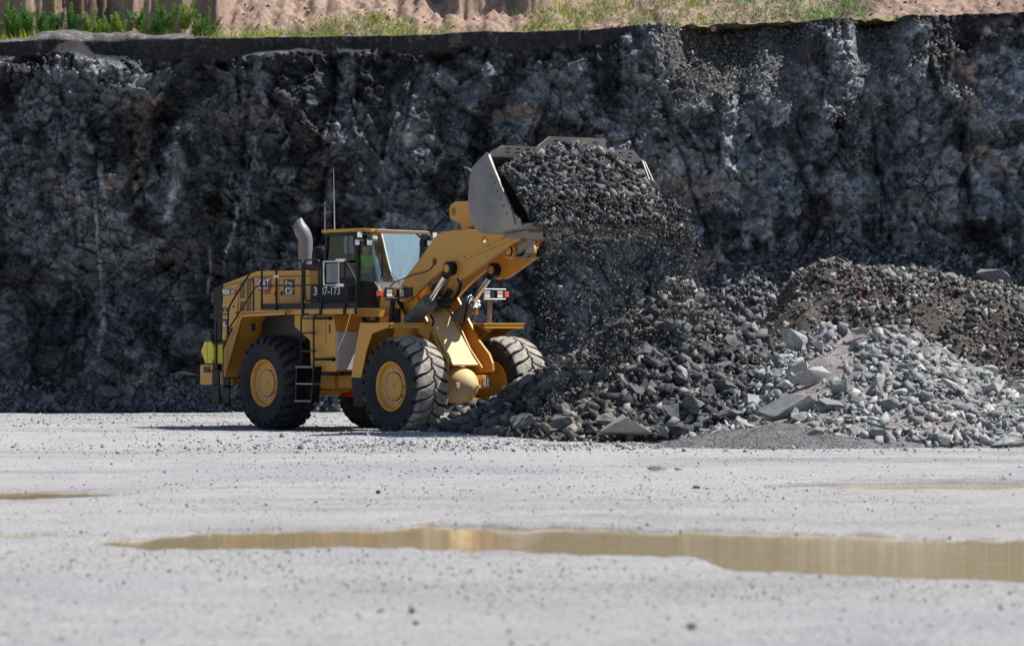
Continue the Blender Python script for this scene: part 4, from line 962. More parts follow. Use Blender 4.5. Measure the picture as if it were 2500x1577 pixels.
MB().loft([(2.345, .80, 3.22), (2.35, .80, 3.22), (2.52, .565, 3.20), (2.515, .565, 3.20)], [(2.345, .80, 4.24), (2.35, .80, 4.24), (2.56, .65, 4.24), (2.555, .65, 4.24)]).build('corner_window', M_glass, cab)
MB().loft([(2.345, -.80, 3.22), (2.35, -.80, 3.22), (2.52, -.585, 3.20), (2.515, -.585, 3.20)], [(2.345, -.80, 4.24), (2.35, -.80, 4.24), (2.56, -.66, 4.24), (2.555, -.66, 4.24)]).build('corner_window', M_glass, cab)
ws = MB(); A_ = []; B_ = []
for k in range(13):      # gently curved windscreen
    t = k/12; v = .565+(-.585-.565)*t; vt = .65+(-.66-.65)*t; bul = .05*math.sin(math.pi*t)
    A_.append((2.52+bul, v, 3.205)); B_.append((2.56+bul, vt, 4.24))
F_ = [[ws.v(p) for p in A_], [ws.v(p) for p in B_], [ws.v((p[0]-.006, p[1], p[2])) for p in A_], [ws.v((p[0]-.006, p[1], p[2])) for p in B_]]
for k in range(12):
    ws.bm.faces.new((F_[0][k], F_[0][k+1], F_[1][k+1], F_[1][k])); ws.bm.faces.new((F_[2][k], F_[3][k], F_[3][k+1], F_[2][k+1]))
    ws.bm.faces.new((F_[0][k], F_[2][k], F_[2][k+1], F_[0][k+1])); ws.bm.faces.new((F_[1][k], F_[1][k+1], F_[3][k+1], F_[3][k]))
for k in (0, 12): ws.bm.faces.new((F_[0][k], F_[1][k], F_[3][k], F_[2][k]))
ws.build('windscreen', M_wind, cab, 0, True)
MB().box(1.06, 1.10, -.80, .80, 3.16, 3.5).build('rear_panel', M_char, cab)
MB().box(1.12, 1.15, -.76, .76, 3.5, 4.2).build('rear_window', M_glass, cab)
MB().plan([(.98, .80), (2.45, .80), (2.64, .72), (2.66, -.78), (2.45, -.84), (.98, -.84)], 4.262, 4.275).build('roof_lining', M_char, cab)
MB().loft([(.95, .84, 4.28), (2.46, .84, 4.28), (2.66, .74, 4.25), (2.68, -.80, 4.24), (2.46, -.88, 4.26), (.95, -.88, 4.28)],
          [(.95, .84, 4.345), (2.46, .84, 4.35), (2.66, .74, 4.33), (2.68, -.80, 4.29), (2.46, -.88, 4.32), (.95, -.88, 4.34)]).build('roof', Y, cab, .012)
MB().tube(rounded([(2.58, .66, 4.22), (2.76, .66, 4.30), (2.78, -.72, 4.28), (2.70, -.84, 4.16)], .06), .022).build('roof_rail', M_grey, cab, smooth=True)
sc = MB().box(1.35, 1.85, -.26, .26, 3.12, 3.28); sc.side([(1.30, 3.2), (1.42, 3.2), (1.34, 3.98), (1.22, 3.98)], -.26, .26); sc.build('operator_seat', M_seat, cab, .04)
MB().tube([(2.42, .0, 3.0), (2.20, .0, 3.42)], .03).build('steering_column', M_char, cab)
sw = MB(); ring = [(2.17+.06*math.cos(a), .20*math.sin(a), 3.45+.19*math.cos(a)*.5) for a in np.linspace(0, 2*math.pi, 25)]
sw.tube(ring, .015).build('steering_wheel', M_char, cab, smooth=True)
MB().box(1.9, 2.1, -.68, -.5, 3.2, 3.6).build('display_console', M_char, cab, .02)
for p in ([(2.575, .38, 3.95), (2.585, .36, 3.25)],): MB().tube(p, .016).build('wiper_blade', M_char, cab)
MB().tube([(2.585, .37, 3.62), (2.64, -.02, 3.20), (2.62, -.06, 3.12)], .007).build('wiper_arm', M_char, cab)
MB().tube([(2.585, .40, 3.58), (2.62, .05, 3.20)], .007).build('wiper_arm', M_char, cab)
def lamp(c, w, h, parent, rz=0):
    u, v, z = c; q = MB().box(u-.07, u+.03, v-w/2, v+w/2, z-h/2, z+h/2).build('work_lamp', M_blk, parent, .01)
    MB().box(u+.031, u+.045, v-w/2+.015, v+w/2-.015, z-h/2+.015, z+h/2-.015).build('lens', M_lens, q, .004)
for c in ((2.50, .95, 4.20), (2.46, .98, 4.04), (2.62, .78, 4.03), (2.68, -.92, 4.22), (2.62, -.82, 4.05), (2.60, -.98, 4.05)): lamp(c, .15, .14, cab)
MB().tube([(2.45, .84, 4.25), (2.45, 1.0, 4.12), (2.50, .80, 4.08)], .014).build('lamp_bracket', M_alu, cab)
MB().tube([(2.55, -.84, 4.25), (2.58, -1.0, 4.13), (2.56, -.8, 4.1)], .014).build('lamp_bracket', M_alu, cab)
mi = MB(); mi.plan([(2.10, 1.06), (2.28, 1.12), (2.46, 1.06), (2.44, 1.02), (2.12, 1.02)], 3.80, 4.17); mi.build('side_mirror', M_grey, cab, .04)
MB().tube(rounded([(2.62, .86, 4.24), (2.36, 1.10, 4.22), (2.36, 1.14, 4.0), (2.42, 1.14, 3.72), (2.48, 1.1, 3.68)], .05), .010).build('mirror_arm', M_blk, cab, smooth=True)
MB().plan([(2.5, -1.22), (2.62, -1.06), (2.66, -1.08), (2.56, -1.26)], 3.86, 4.16).build('side_mirror', M_grey, cab, .03)
MB().tube([(2.6, -.9, 4.22), (2.6, -1.25, 4.22), (2.6, -1.2, 4.1)], .010).build('mirror_arm', M_blk, cab)
for v_, t_, b_ in ((.5, 5.72, 4.34),): MB().tube([(.97, v_, b_), (.93, v_, t_)], .007, 6, [.012, .003]).build('antenna', M_alu, cab)
MB().tube([(.60, .5, 4.25), (.60, .5, 4.98)], .006, 6, [.009, .003]).build('antenna', M_alu, cab)
MB().tube([(.60, .5, 3.9), (.60, .5, 4.26), (.95, .5, 4.28)], .010).build('antenna_bracket', M_blk, cab)
# exhaust stack and air cleaner
MB().tube([(-.87, 0, 3.35), (-.87, 0, 3.48), (-.87, 0, 3.60), (-.87, 0, 3.8), (-.87, 0, 4.18), (-.885, .02, 4.27), (-.93, .05, 4.37), (-.97, .07, 4.46), (-.975, .08, 4.56), (-.96, .07, 4.64), (-.95, .06, 4.68)], .2, 28, [.24, .20, .165, .16, .16, .165, .172, .16, .12, .06, .01]).build('exhaust_stack', M_grey, L0, smooth=True)
MB().cyl((-1.02, .12, 4.44), (-1.10, .16, 4.53), .07, 20).build('exhaust_mouth', M_char, L0)
MB().cyl((-.87, 0, 3.42), (-.87, 0, 3.52), .27, 24).build('stack_base', M_blk, L0)
MB().tube([(.02, .2, 3.4), (.02, .2, 3.72), (.02, .2, 3.9), (.02, .2, 3.99), (.02, .2, 4.03)], .2, 28, [.20, .205, .20, .15, .05]).build('air_cleaner', M_blk, L0, smooth=True)
MB().box(-.3, .75, -.3, .5, 3.46, 3.62).build('intake_housing', M_blk, L0, .02)

# ---- lift arms
armN = [(3.68, 2.75), (3.45, 2.80), (3.50, 3.05), (3.60, 3.19), (3.80, 3.36), (4.20, 3.66), (4.66, 4.03)]+[(4.78, 4.13), (4.90, 4.19), (5.02, 4.215)]+[(5.17, 4.22), (5.85, 4.24), (6.29, 4.20), (7.38, 4.13), (7.58, 4.06), (7.60, 3.97), (7.44, 3.93), (6.81, 3.70), (6.3, 3.48), (5.79, 3.27), (5.66, 3.235), (5.53, 3.25), (5.40, 3.30), (5.25, 3.40), (5.11, 3.43), (4.98, 3.41), (4.87, 3.36), (4.45, 3.15), (4.05, 2.90)]
armF = armN
for v0, t in ((.50, .085), (-.62, .085)):
    a = MB().flat([armN, circ((4.72, 3.60), .085), circ((6.44, 4.03), .075)], 'side', v0, t).build('lift_arm', Y, L0, .008)
    MB().cyl((5.40, v0-.03, 3.42), (5.40, v0+t+.03, 3.42), .19, 24).build('pin_boss', Y, a, .01)
    MB().cyl((3.62, v0-.04, 2.93), (3.62, v0+t+.04, 2.93), .17, 24).build('pivot_boss', Y, a, .01)
    if v0 > 0:
        MB().side([(5.68, 3.66), (7.30, 4.06), (7.42, 4.12), (7.50, 4.03), (5.76, 3.60)], v0+t+.001, v0+t+.03).build('hose_guard', Y, a, .006)
        for u, w in ((5.80, 3.675), (6.60, 3.90), (7.10, 4.04)): MB().cyl((u, v0+t+.03, w), (u, v0+t+.036, w), .018, 10).build('guard_bolt', M_char, a)
MB().cyl((4.98, -.54, 3.86), (4.98, .50, 3.86), .20, 24).build('cross_tube', Y, L0, 0, True)
MB().cyl((7.12, -.5, 3.77), (7.12, .5, 3.77), .12, 20).build('bucket_pin', M_blk, L0, 0, True)
for v in (.40, -.12): MB().lathe([(v, .16), (v+.07, .17), (v+.075, .10), (v+.10, .09), (v+.105, .03), (v+.11, 0)], (7.12, 3.77), 24).build('link_cap', M_yel2 if v < -5 else Y, L0, 0, True)
MB().side([(6.95, 3.95), (7.3, 3.95), (7.28, 3.70), (7.02, 3.62)], -.05, .18).build('bucket_link', M_steel, L0, .02)
# lift cylinders
def cylinder(v, barrel0, rod1, nm, r=.155):
    b0 = Vector((barrel0[0], v, barrel0[1])); r1 = Vector((rod1[0], v, rod1[1])); d = (r1-b0).normalized()
    j = Vector((4.66, v, 2.745)) if nm == 'lift_cylinder' else b0+d*((r1-b0).length*.55)
    c = MB().cyl(b0, j-d*.10, r, 24).build(nm, M_cyl, L0, .01, True)
    MB().cyl(j-d*.13, j+d*.03, r*1.16, 16).build('gland', M_cyl, c, .01)
    for k in range(8):
        t = Vector((0, 1, 0)); b = d.cross(t); q = j+d*.03+t*(r*.95*math.cos(k*.785))+b*(r*.95*math.sin(k*.785)); MB().cyl(q, q+d*.03, .022, 6).build('gland_bolt', M_cyl if v > 0 else M_alu, c)
    MB().cyl(j, r1-d*.08, r*.37, 20).build('piston_rod', M_chrome, c, 0, True)
    MB().cyl(r1-d*.24, r1-d*.05, r*.60, 16).build('rod_end', M_blk, c)
    e = MB().lathe([(v-.09, .138), (v-.085, .148), (v+.085, .148), (v+.09, .138)], (r1.x, r1.z), 28).build('rod_eye', M_blk, c, 0, True)
    MB().lathe([(v+.091, .085), (v+.115, .085), (v+.12, .07)], (r1.x, r1.z), 20).build('pin_cap', Y, c, 0, True)
    return c
cylinder(.68, (3.98, 2.34), (5.41, 3.44), 'lift_cylinder')
cylinder(-.46, (3.98, 2.30), (5.44, 3.42), 'lift_cylinder')
# tilt linkage
bl = MB().side([(4.66, 4.50), (4.64, 4.70), (4.70, 4.80), (4.82, 4.85), (5.30, 4.85), (5.9, 4.75), (6.1, 4.5), (5.3, 4.30), (5.32, 3.95), (5.10, 3.62), (4.85, 3.66), (4.80, 3.9), (5.12, 4.24), (5.00, 4.40), (4.78, 4.46)], .02, .14)
bl.side([(4.66, 4.50), (4.64, 4.70), (4.70, 4.80), (4.82, 4.85), (5.30, 4.85), (5.9, 4.75), (6.1, 4.5), (5.3, 4.30), (5.32, 3.95), (5.10, 3.62), (4.85, 3.66), (4.80, 3.9), (5.12, 4.24), (5.00, 4.40), (4.78, 4.46)], -.30, -.18)
bl.cyl((4.80, -.3, 4.65), (4.80, .14, 4.65), .10); bl.build('bell_crank', Y, L0, .01)
MB().tube([(4.80, -.08, 4.60), (4.25, -.08, 3.45), (3.7, -.08, 2.7)], .09, 18, [.075, .085, .15]).build('tilt_cylinder', M_grey, L0, smooth=True)
MB().cyl((4.30, -.08, 3.55), (3.6, -.08, 2.55), .17, 20).build('tilt_barrel', M_cyl, L0, .01, True)
MB().side([(5.9, 4.74), (6.05, 4.8), (7.70, 4.75), (7.70, 4.62), (6.0, 4.58)], -.16, .0).build('tilt_link', Y, L0, .01)
# hoses, valve clutter between the arms
for pts, r in (([(5.18, .32, 3.27), (5.27, .30, 3.14), (5.15, .28, 2.94), (4.88, .22, 2.78), (4.60, .16, 2.76), (4.2, .1, 2.80)], .04), ([(5.0, -.25, 2.9), (4.78, -.28, 2.85), (4.62, -.32, 2.55), (4.55, -.32, 2.35)], .022),
               ([(4.45, .50, 2.5), (4.50, .42, 2.35), (4.35, .44, 2.15), (4.1, .50, 1.98)], .022), ([(3.55, .3, 3.05), (3.9, .25, 3.10), (4.15, .2, 2.9)], .03), ([(3.5, .15, 2.9), (3.9, .1, 3.0), (4.2, .05, 2.7)], .03)):
    MB().tube(rounded(pts, .12), r, 8).build('hydraulic_hose', M_blk, L0, smooth=True)
MB().tube(rounded([(4.78, .592, 3.62), (4.71, .592, 3.54), (4.59, .592, 3.43), (4.38, .592, 3.38), (3.95, .592, 3.33), (3.60, .592, 3.24), (3.3, .60, 3.18), (3.1, .64, 3.0)], .08), .014, 6).build('cable', M_char, L0, smooth=True)
MB().cyl((3.62, -.64, 2.93), (3.62, .62, 2.93), .15, 24).build('arm_pivot_tube', Y, L0, 0, True)
vb = MB().box(3.9, 4.2, -.25, .25, 2.62, 2.86); vb.cyl((4.0, .1, 2.8), (4.15, .1, 3.1), .1); vb.cyl((4.1, -.15, 2.8), (4.3, -.15, 3.0), .08); vb.build('valve_block', M_char, L0, .01)
MB().lathe([(.16, .0), (.17, .16), (.30, .2), (.36, .16), (.37, 0)], (3.95, 2.95), 20).build('motor_cover', Y, L0, 0, True)

# ---- fender lights
for sgn, v in ((1, 1.30), (-1, -1.30)):
    g_ = empty('light_cluster', (0, 0, 0), 0, L0)
    pu = 4.20 if sgn > 0 else 4.17; mt = M_blk if sgn > 0 else M_grey
    MB().cyl((pu-.03, v, 2.32), (pu+.03, v, 2.84), .055, 14).build('light_post', mt, g_, 0, True)
    MB().box(pu-.22, pu+.22, v-.03, v+.03, 2.79, 2.82).build('light_bar', mt, g_)
    for dv in (.17, -.17): lamp((pu+.10, v+dv, 2.93), .17, .17, g_)
    MB().tube([(pu+.17, v+.28, 2.83), (pu+.17, v+.28, 3.04), (pu+.17, v-.30, 3.04), (pu+.17, v-.30, 2.83), (pu+.17, v+.28, 2.83)], .009).build('guard_frame', M_alu if sgn < 0 else M_blk, g_)
    MB().box(pu+.02, pu+.14, v+(.30 if sgn > 0 else -.42), v+(.42 if sgn > 0 else -.30), 2.87, 2.99).build('turn_signal', M_orange, g_, .01)
    if sgn > 0:
        MB().box(pu-.25, pu+.02, v-.02, v+.02, 2.85, 3.06).build('backing_plate', M_char, g_); MB().box(pu+.12, pu+.4, v-.25, v-.2, 2.85, 3.06).build('backing_plate', M_char, g_)
        MB().cyl((pu-.02, v-.12, 2.32), (pu-.02, v-.12, 2.62), .10, 14).build('accumulator', M_blk, g_, 0, True)
        MB().tube(rounded([(pu, v, 2.8), (pu+.15, v, 2.7), (pu+.12, v, 2.5), (pu-.2, v, 2.35)], .05), .010).build('cable', M_char, g_, smooth=True)

# ---- bucket
bk = empty('bucket', (0, 0, 0), 0, L0)
prof_ = [(8.33, 5.63), (8.02, 5.49), (7.87, 5.38), (7.80, 5.15), (7.755, 4.85), (7.76, 4.66), (7.81, 4.45), (7.90, 4.27), (8.02, 4.15), (8.16, 4.09), (8.36, 4.06), (8.63, 4.065), (9.35, 4.16)]
def shell(path, v0, v1, t):
    return MB().band(path, v0, v1, -t)
shell(prof_, -1.96, 1.96, .05).build('bucket_shell', M_steel, bk, 0, False)
sp = [(8.335, 5.66)]+prof_[1:]+[(9.50, 4.18), (9.42, 4.33), (9.20, 4.46), (8.62, 5.30), (8.43, 5.64)]
sp[0] = (8.33, 5.67)
for v0 in (1.962, -2.01):
    p_ = MB().side(sp, v0, v0+.05).build('side_plate', M_steel, bk, .006)
    vo = v0+.051 if v0 > 0 else v0-.031
    MB().side([(8.36, 5.60), (8.45, 5.62), (9.22, 4.46), (9.30, 4.22), (8.99, 4.30), (8.95, 4.50), (8.53, 5.22)], vo, vo+.03).build('side_cutter', M_steel, p_, .006)
    for k in range(6): MB().cyl((8.56+k*.10, vo+.03, 5.20-k*.15), (8.56+k*.10, vo+.036, 5.20-k*.15), .022, 8).build('cutter_bolt', M_char, p_)
MB().side([(9.30, 4.13), (9.34, 4.20), (9.60, 4.24), (9.88, 4.245), (9.60, 4.175)], -1.99, 1.99).build('cutting_edge', M_steel, bk, .004)
MB().side([(8.5, 4.05), (9.3, 4.135), (9.3, 4.08), (8.6, 3.98)], -1.7, 1.7).build('floor_wear_plate', M_steel, bk, .004)
gp = [(1.96, 5.60), (1.96, 5.66), (1.62, 5.83), (.77, 5.83), (.46, 6.045), (-.97, 6.055), (-1.02, 5.84), (-1.75, 5.85), (-1.96, 5.68), (-1.96, 5.60)]
def slot(v, w): return [(v-.065, w-.016), (v+.065, w-.016), (v+.065, w+.016), (v-.065, w+.016)]
holes = [slot(v, w) for v in (1.50, 1.25, 1.0, .78) for w in (5.765, 5.69)]+[slot(v, w) for v in (.30, -.72) for w in (5.96, 5.88)]+[slot(v, w) for v in (-1.18, -1.42, -1.66) for w in (5.775, 5.70)]
gd = MB().flat([gp]+holes, 'front', 8.34, .04)
for vv in gd.bm.verts: vv.co.x += (vv.co.z-5.62)*.15
gd.build('spill_guard', M_steel, bk)
for v in (.36, -.42, .0): MB().side([(7.76, 4.6), (7.5, 4.3), (7.02, 3.9), (7.1, 3.68), (7.3, 3.72), (8.0, 4.08), (7.82, 4.4)] if v else [(7.78, 5.0), (7.6, 4.95), (7.6, 4.5), (7.8, 4.4)], v-.05, v+.05).build('bucket_hinge', M_steel, bk, .01)

# ---- decals and writing on our side
def decal(name, loops, at, mat, parent=None, t=.003): return MB().flat(loops, 'side', at, t).build(name, mat, parent or hd)
lg = empty('maker_emblem', (0, 0, 0), 0, L0)
decal('emblem_red', [[(-1.05, 3.03), (-.97, 2.965), (-.78, 2.965), (-.665, 3.13), (-.71, 3.31), (-.82, 3.325), (-.80, 3.05)]], 1.021, M_red, lg)
decal('emblem_backing', [[(-1.225, 3.08), (-1.19, 3.05), (-.80, 3.045), (-.765, 3.10), (-.765, 3.28), (-.80, 3.325), (-1.19, 3.32), (-1.225, 3.28)]], 1.0245, M_char, lg)
MB().text('CAT', -1.215, 3.072, .235, 'side', 1.028, .003, width=.43, bold=.02).build('emblem_lettering', M_white, lg)
decal('emblem_triangle', [[(-1.06, 3.066), (-.93, 3.066), (-.995, 3.135)]], 1.0315, M_gold, lg)
bd = empty('contractor_sign', (0, 0, 0), 0, L0)
decal('sign_board', [[(-.225, 2.945), (.195, 2.945), (.195, 3.285), (-.225, 3.285)]], 1.021, M_char, bd)
decal('sign_letter', [[(-.16, 3.21), (-.16, 3.16), (-.14, 3.125), (.06, 3.125), (.10, 3.16), (.10, 3.19), (.06, 3.215), (-.07, 3.215), (-.07, 3.195), (.04, 3.195), (.05, 3.185), (.05, 3.165), (.03, 3.148), (-.10, 3.148), (-.115, 3.165), (-.115, 3.21)]], 1.0245, M_white, bd)
decal('sign_letter', [[(-.16, 2.99), (-.14, 2.965), (.07, 2.965), (.10, 2.99), (.10, 3.04), (-.02, 3.04), (-.02, 3.018), (.045, 3.018), (.045, 2.99), (-.10, 2.99), (-.105, 3.0), (-.105, 3.065), (-.095, 3.075), (.10, 3.075), (.10, 3.098), (-.13, 3.098), (-.16, 3.075)]], 1.0245, M_white, bd)
decal('sign_arrow', [[(-.20, 3.225), (-.125, 3.275), (-.05, 3.225), (-.09, 3.225), (-.09, 3.213), (-.16, 3.213), (-.16, 3.225)]], 1.0245, M_gold, bd)
decal('sign_arrow', [[(.12, 3.12), (.165, 3.07), (.12, 3.01), (.12, 3.045), (.108, 3.045), (.108, 3.09), (.12, 3.09)]], 1.0245, M_gold, bd)
md = empty('model_number', (0, 0, 0), 0, L0)
decal('number_red_tab', [[(-2.36, 2.975), (-2.18, 2.975), (-2.14, 3.01), (-2.14, 3.06), (-2.18, 3.09), (-2.36, 3.09)]], 1.0135, M_red, md)
decal('number_backing', [[(-2.695, 2.96), (-2.36, 2.96), (-2.34, 3.02), (-2.36, 3.105), (-2.695, 3.115)]], 1.017, M_char, md)
MB().text('988K', -2.685, 2.975, .125, 'side', 1.0205, .003, width=.33, bold=.012).build('number_lettering', M_white, md)
MB().text('XE', -2.335, 3.0, .07, 'side', 1.0205, .003, width=.13, bold=.01).build('number_lettering', M_white, md)
sk = decal('dark_sticker', [[(-2.71, 2.52), (-2.43, 2.52), (-2.43, 2.68), (-2.71, 2.68)]], 1.0135, M_char, L0)
decal('sticker_mark', [circ((-2.58, 2.63), .03, 12), circ((-2.58, 2.63), .018, 12)], 1.0175, M_lime, L0); decal('sticker_bar', [[(-2.68, 2.565), (-2.48, 2.565), (-2.48, 2.58), (-2.68, 2.58)]], 1.0175, M_white, L0)
fl = empty('flag_decal', (0, 0, 0), 0, L0)
decal('flag_field', [[(-2.68, 2.24), (-2.46, 2.24), (-2.46, 2.365), (-2.68, 2.365)]], 1.0135, M_white, fl)
for k in range(4): decal('flag_stripe', [[(-2.68, 2.24+k*.036), (-2.46, 2.24+k*.036), (-2.46, 2.256+k*.036), (-2.68, 2.256+k*.036)]], 1.0175, M_red, fl)
decal('flag_canton', [[(-2.57, 2.30), (-2.46, 2.30), (-2.46, 2.365), (-2.57, 2.365)]], 1.0215, M_blue, fl)
ks = decal('yellow_sticker', [[(-2.69, 1.985), (-2.42, 1.985), (-2.42, 2.08), (-2.69, 2.08)]], 1.0135, M_yel2, L0)
MB().text('KOPE', -2.64, 2.01, .045, 'side', 1.0175, .003, width=.16).build('sticker_lettering', M_char, L0)
nb = empty('fleet_number', (0, 0, 0), 0, L0)
MB().side([(.86, 2.76), (.86, 3.13), (2.26, 3.13), (2.26, 2.76)], .842, 1.05).build('number_panel', M_blk, nb, .004)
MB().text('3', .965, 2.925, .18, 'side', 1.051, .003, width=.135, bold=.012).build('lettering', M_white, nb)
MB().text('07-173', 1.225, 2.925, .18, 'side', 1.051, .003, width=.73, bold=.012).build('lettering', M_white, nb)

# ---- wheels
def tyre_mesh(name, depth, gw, sweep, N, dust):
    ctl = [(-.30, .50), (-.335, .50), (-.36, .54), (-.395, .62), (-.425, .74), (-.43, .82), (-.425, .88), (-.418, .935), (-.405, .975), (-.36, .995), (-.27, 1.02), (-.12, 1.037), (0, 1.04)]
    ctl = ctl+[(-a, r) for a, r in reversed(ctl[:-1])]
    c = np.array(ctl); dd = np.r_[0, np.cumsum(np.hypot(*np.diff(c, axis=0).T))]; S = np.linspace(0, dd[-1], 92)
    # smooth resample
    a = np.interp(S, dd, c[:, 0]); r = np.interp(S, dd, c[:, 1])
    for _ in range(2): a[1:-1] = (a[:-2]+2*a[1:-1]+a[2:])/4; r[1:-1] = (r[:-2]+2*r[1:-1]+r[2:])/4
    nt = 26*30; th = np.linspace(0, 2*math.pi, nt, endpoint=False)
    TH, A = np.meshgrid(th, a); Rr = np.repeat(r[:, None], nt, 1)
    t = A/.42; at = np.abs(t)
    ph = TH*N/(2*math.pi)+sweep*(at**1.25)+.13*np.sin(at*math.pi*1.6)+np.where(t > 0, .5, 0)
    fr = ph-np.floor(ph); dcen = np.abs(fr-.5)
    w = gw*(.5+1.1*at**2)
    g = sstep(w+.03, w-.01, dcen)
    zig = .05*np.sin(TH*N+.5)
    cg = sstep(.05, .025, np.abs(t-zig))
    tr = sstep(.86, .93, Rr)                                     # tread and shoulder only
    low = np.maximum(g, cg*.8)*tr
    flank = sstep(.80, .90, Rr)*sstep(.99, .95, Rr)*(1-g)*.014    # lug shoulders stand proud
    RR = Rr-depth*low*np.where(Rr > .975, 1, .35); AA = A-np.sign(A)*depth*1.1*low*(Rr <= .985)*sstep(.99, .93, Rr)+np.sign(A)*flank
    RR = RR+.0035*fbm(TH*40, A*30, 400, 2)*tr
    groov = .004*(np.abs(Rr-.70) < .006)+.004*(np.abs(Rr-.78) < .006)
    AA = AA+np.sign(A)*groov
    V = np.stack([RR*np.cos(TH), AA, RR*np.sin(TH)], -1).reshape(-1, 3)
    V[:, 2] = np.maximum(V[:, 2], -1.0-.0*V[:, 2])
    n = len(a); i = np.arange(n-1)[:, None]*nt; j = np.arange(nt)[None, :]; j2 = (j+1) % nt
    F = np.stack([i+j, i+j2, i+nt+j2, i+nt+j], -1).reshape(-1, 4)
    top = (tr*(1-low)*sstep(.95, .985, Rr))
    scuff = sstep(.1, .5, fbm(TH*6, A*7, 401, 4))*sstep(.80, .92, Rr)*.5
    base = np.array([.020, .021, .024]); dst = np.array(dust)
    k = np.clip(top*(.75+.5*fbm(TH*20, A*20, 402, 3))+scuff*.35, 0, 1)[..., None]
    side = (.35*sstep(-.1, .5, fbm(TH*3, Rr*6, 403, 4)))[..., None]
    C = base*(1-k)+dst*k+side*np.array([.022, .024, .028])
    me = mesh_np(name, V, F, M_tyre, True, C.reshape(-1, 3))
    me.set_sharp_from_angle(angle=R(40)); return me
M_tyre = attr_mat('tyre_rubber', 8, .25, 60, .004, .8, .3)
TY_F = tyre_mesh('tyre', .060, .10, .95, 24, (.40, .365, .32))
TY_R = tyre_mesh('tyre', .075, .15, 1.0, 24, (.040, .041, .045))
def rim_meshes():
    rim = MB().lathe([(-.30, .50), (.36, .515), (.385, .52), (.39, .50), (.375, .475), (.34, .455), (.30, .44), (.285, .40), (.27, .395), (.262, .31), (.255, .30), (.20, .27), (-.1, .27)], (0, 0), 64)
    bolts = rim; nrim = len(rim.bm.faces); n = 32
    for k in range(n):
        if k in (0, 8, 16, 24): continue
        a = 2*math.pi*k/n; c = (.352*math.cos(a), .268, .352*math.sin(a)); bolts.cyl(c, (c[0], .305, c[2]), .024, 6, .018)
    hub = MB().lathe([(.20, .285), (.295, .285), (.305, .275), (.308, .19), (.312, .18), (.313, .045), (.335, .04), (.337, 0)], (0, 0), 48)
    for k in range(10):
        a = 2*math.pi*k/10+.2; hub.cyl((.245*math.cos(a), .305, .245*math.sin(a)), (.245*math.cos(a), .318, .245*math.sin(a)), .011, 6)
    back = MB().lathe([(-.31, .42), (-.305, .505), (-.36, .52), (-.365, .49), (-.33, .45), (-.2, .43), (-.15, .28), (-.32, .25), (-.33, .0)], (0, 0), 48)
    return rim, nrim, hub, back
def wheel(u, side, tyre):
    w = empty('wheel', (u, -1.32*side, 1.015 if u == 0 else .995), 0 if side > 0 else math.pi, L0)
    w.rotation_euler = (0, 0, 0 if side > 0 else math.pi)
    # local: our side faces -y; parts use machine convention (v -> -y)
    t = bpy.data.objects.new('tyre', tyre); COL.objects.link(t); t.parent = w
    if side > 0: t.scale = (1, 1, 1)
    t.rotation_euler = (0, 0, 0) if side > 0 else (0, 0, math.pi)
    rim, nrim, hub, back = rim_meshes(); rim.bm.faces.ensure_lookup_table()
    for fc in list(rim.bm.faces)[nrim:]: fc.material_index = 1
    ro = rim.build('rim', Y, w, 0, True); ro.data.materials.append(M_alu); hub.build('hub_cap', Y, w, 0, True); back.build('inner_rim', Y, w, 0, True)
    vs = MB().tube([(.36, .36, -.20), (.42, .38, -.22), (.43, .36, -.15)], .012).build('valve_stem', M_blk, w)
    return w
for u in (0, 4.7):
    for sd in (1, -1): wheel(u, sd, TY_R if u == 0 else TY_F)

# ============================================================ LOAD IN THE BUCKET, FALLING ROCK
FU = np.array([.616, -.788, 0]); RV = np.array([-.788, -.616, 0]); OO = np.array([-4.07, 76.07, 0])
def toW(u, v, w):
    u, v, w = np.asarray(u, float), np.asarray(v, float), np.asarray(w, float)
    return OO+u[..., None]*FU+v[..., None]*RV+w[..., None]*np.array([0, 0, 1])
def load_h(u, v):
    crown = 5.80-np.where(v < -.15, .90, .50)*np.abs((v+.15)/1.9)**2.2+.05*fbm(u*3, v*3, 501, 3)
    back = np.clip((8.62-u)/.6, 0, 1)**1.3*.38
    front = 1.42*np.clip((u-8.75)/1.12, 0, 2)**1.25
    return crown-back-front*(1-.08*np.abs(v))
us = np.arange(8.05, 9.95, .04); vs_ = np.arange(-1.93, 1.94, .04); UU, VV = np.meshgrid(us, vs_)
HH = np.maximum(load_h(UU, VV), 4.18)
Vl = toW(UU, VV, HH).reshape(-1, 3); Cl = np.ones((len(Vl), 3))*np.array([.035, .034, .035])
def load_rocks(n, lo, hi, p):
    u = rng.uniform(8.1, 9.92, n); v = rng.uniform(-1.93, 1.93, n); s = sizes(n, lo, hi, p); e = .04
    gu = (load_h(u+e, v)-load_h(u-e, v))/(2*e); N = np.stack([-gu, np.zeros(n), np.ones(n)], -1); N /= np.linalg.norm(N, axis=1)[:, None]
    w = np.maximum(load_h(u, v), 4.2); u = u+N[:, 0]*s*.3; w = w+N[:, 2]*s*.3; v = np.clip(v, -1.93+s, 1.93-s)
    return toW(u, v, w), s
P, S = load_rocks(7500, .022, .19, 2.0)
stuff('rubble_load', [(Vl, grid_faces(*UU.shape), Cl), scatter(P, S, tones(len(P), DK), SMALL)], 'heaped load of dark broken rock spilling from the raised bucket')
n = 46; u = rng.uniform(8.3, 9.75, n); v = rng.uniform(-1.7, 1.7, n)
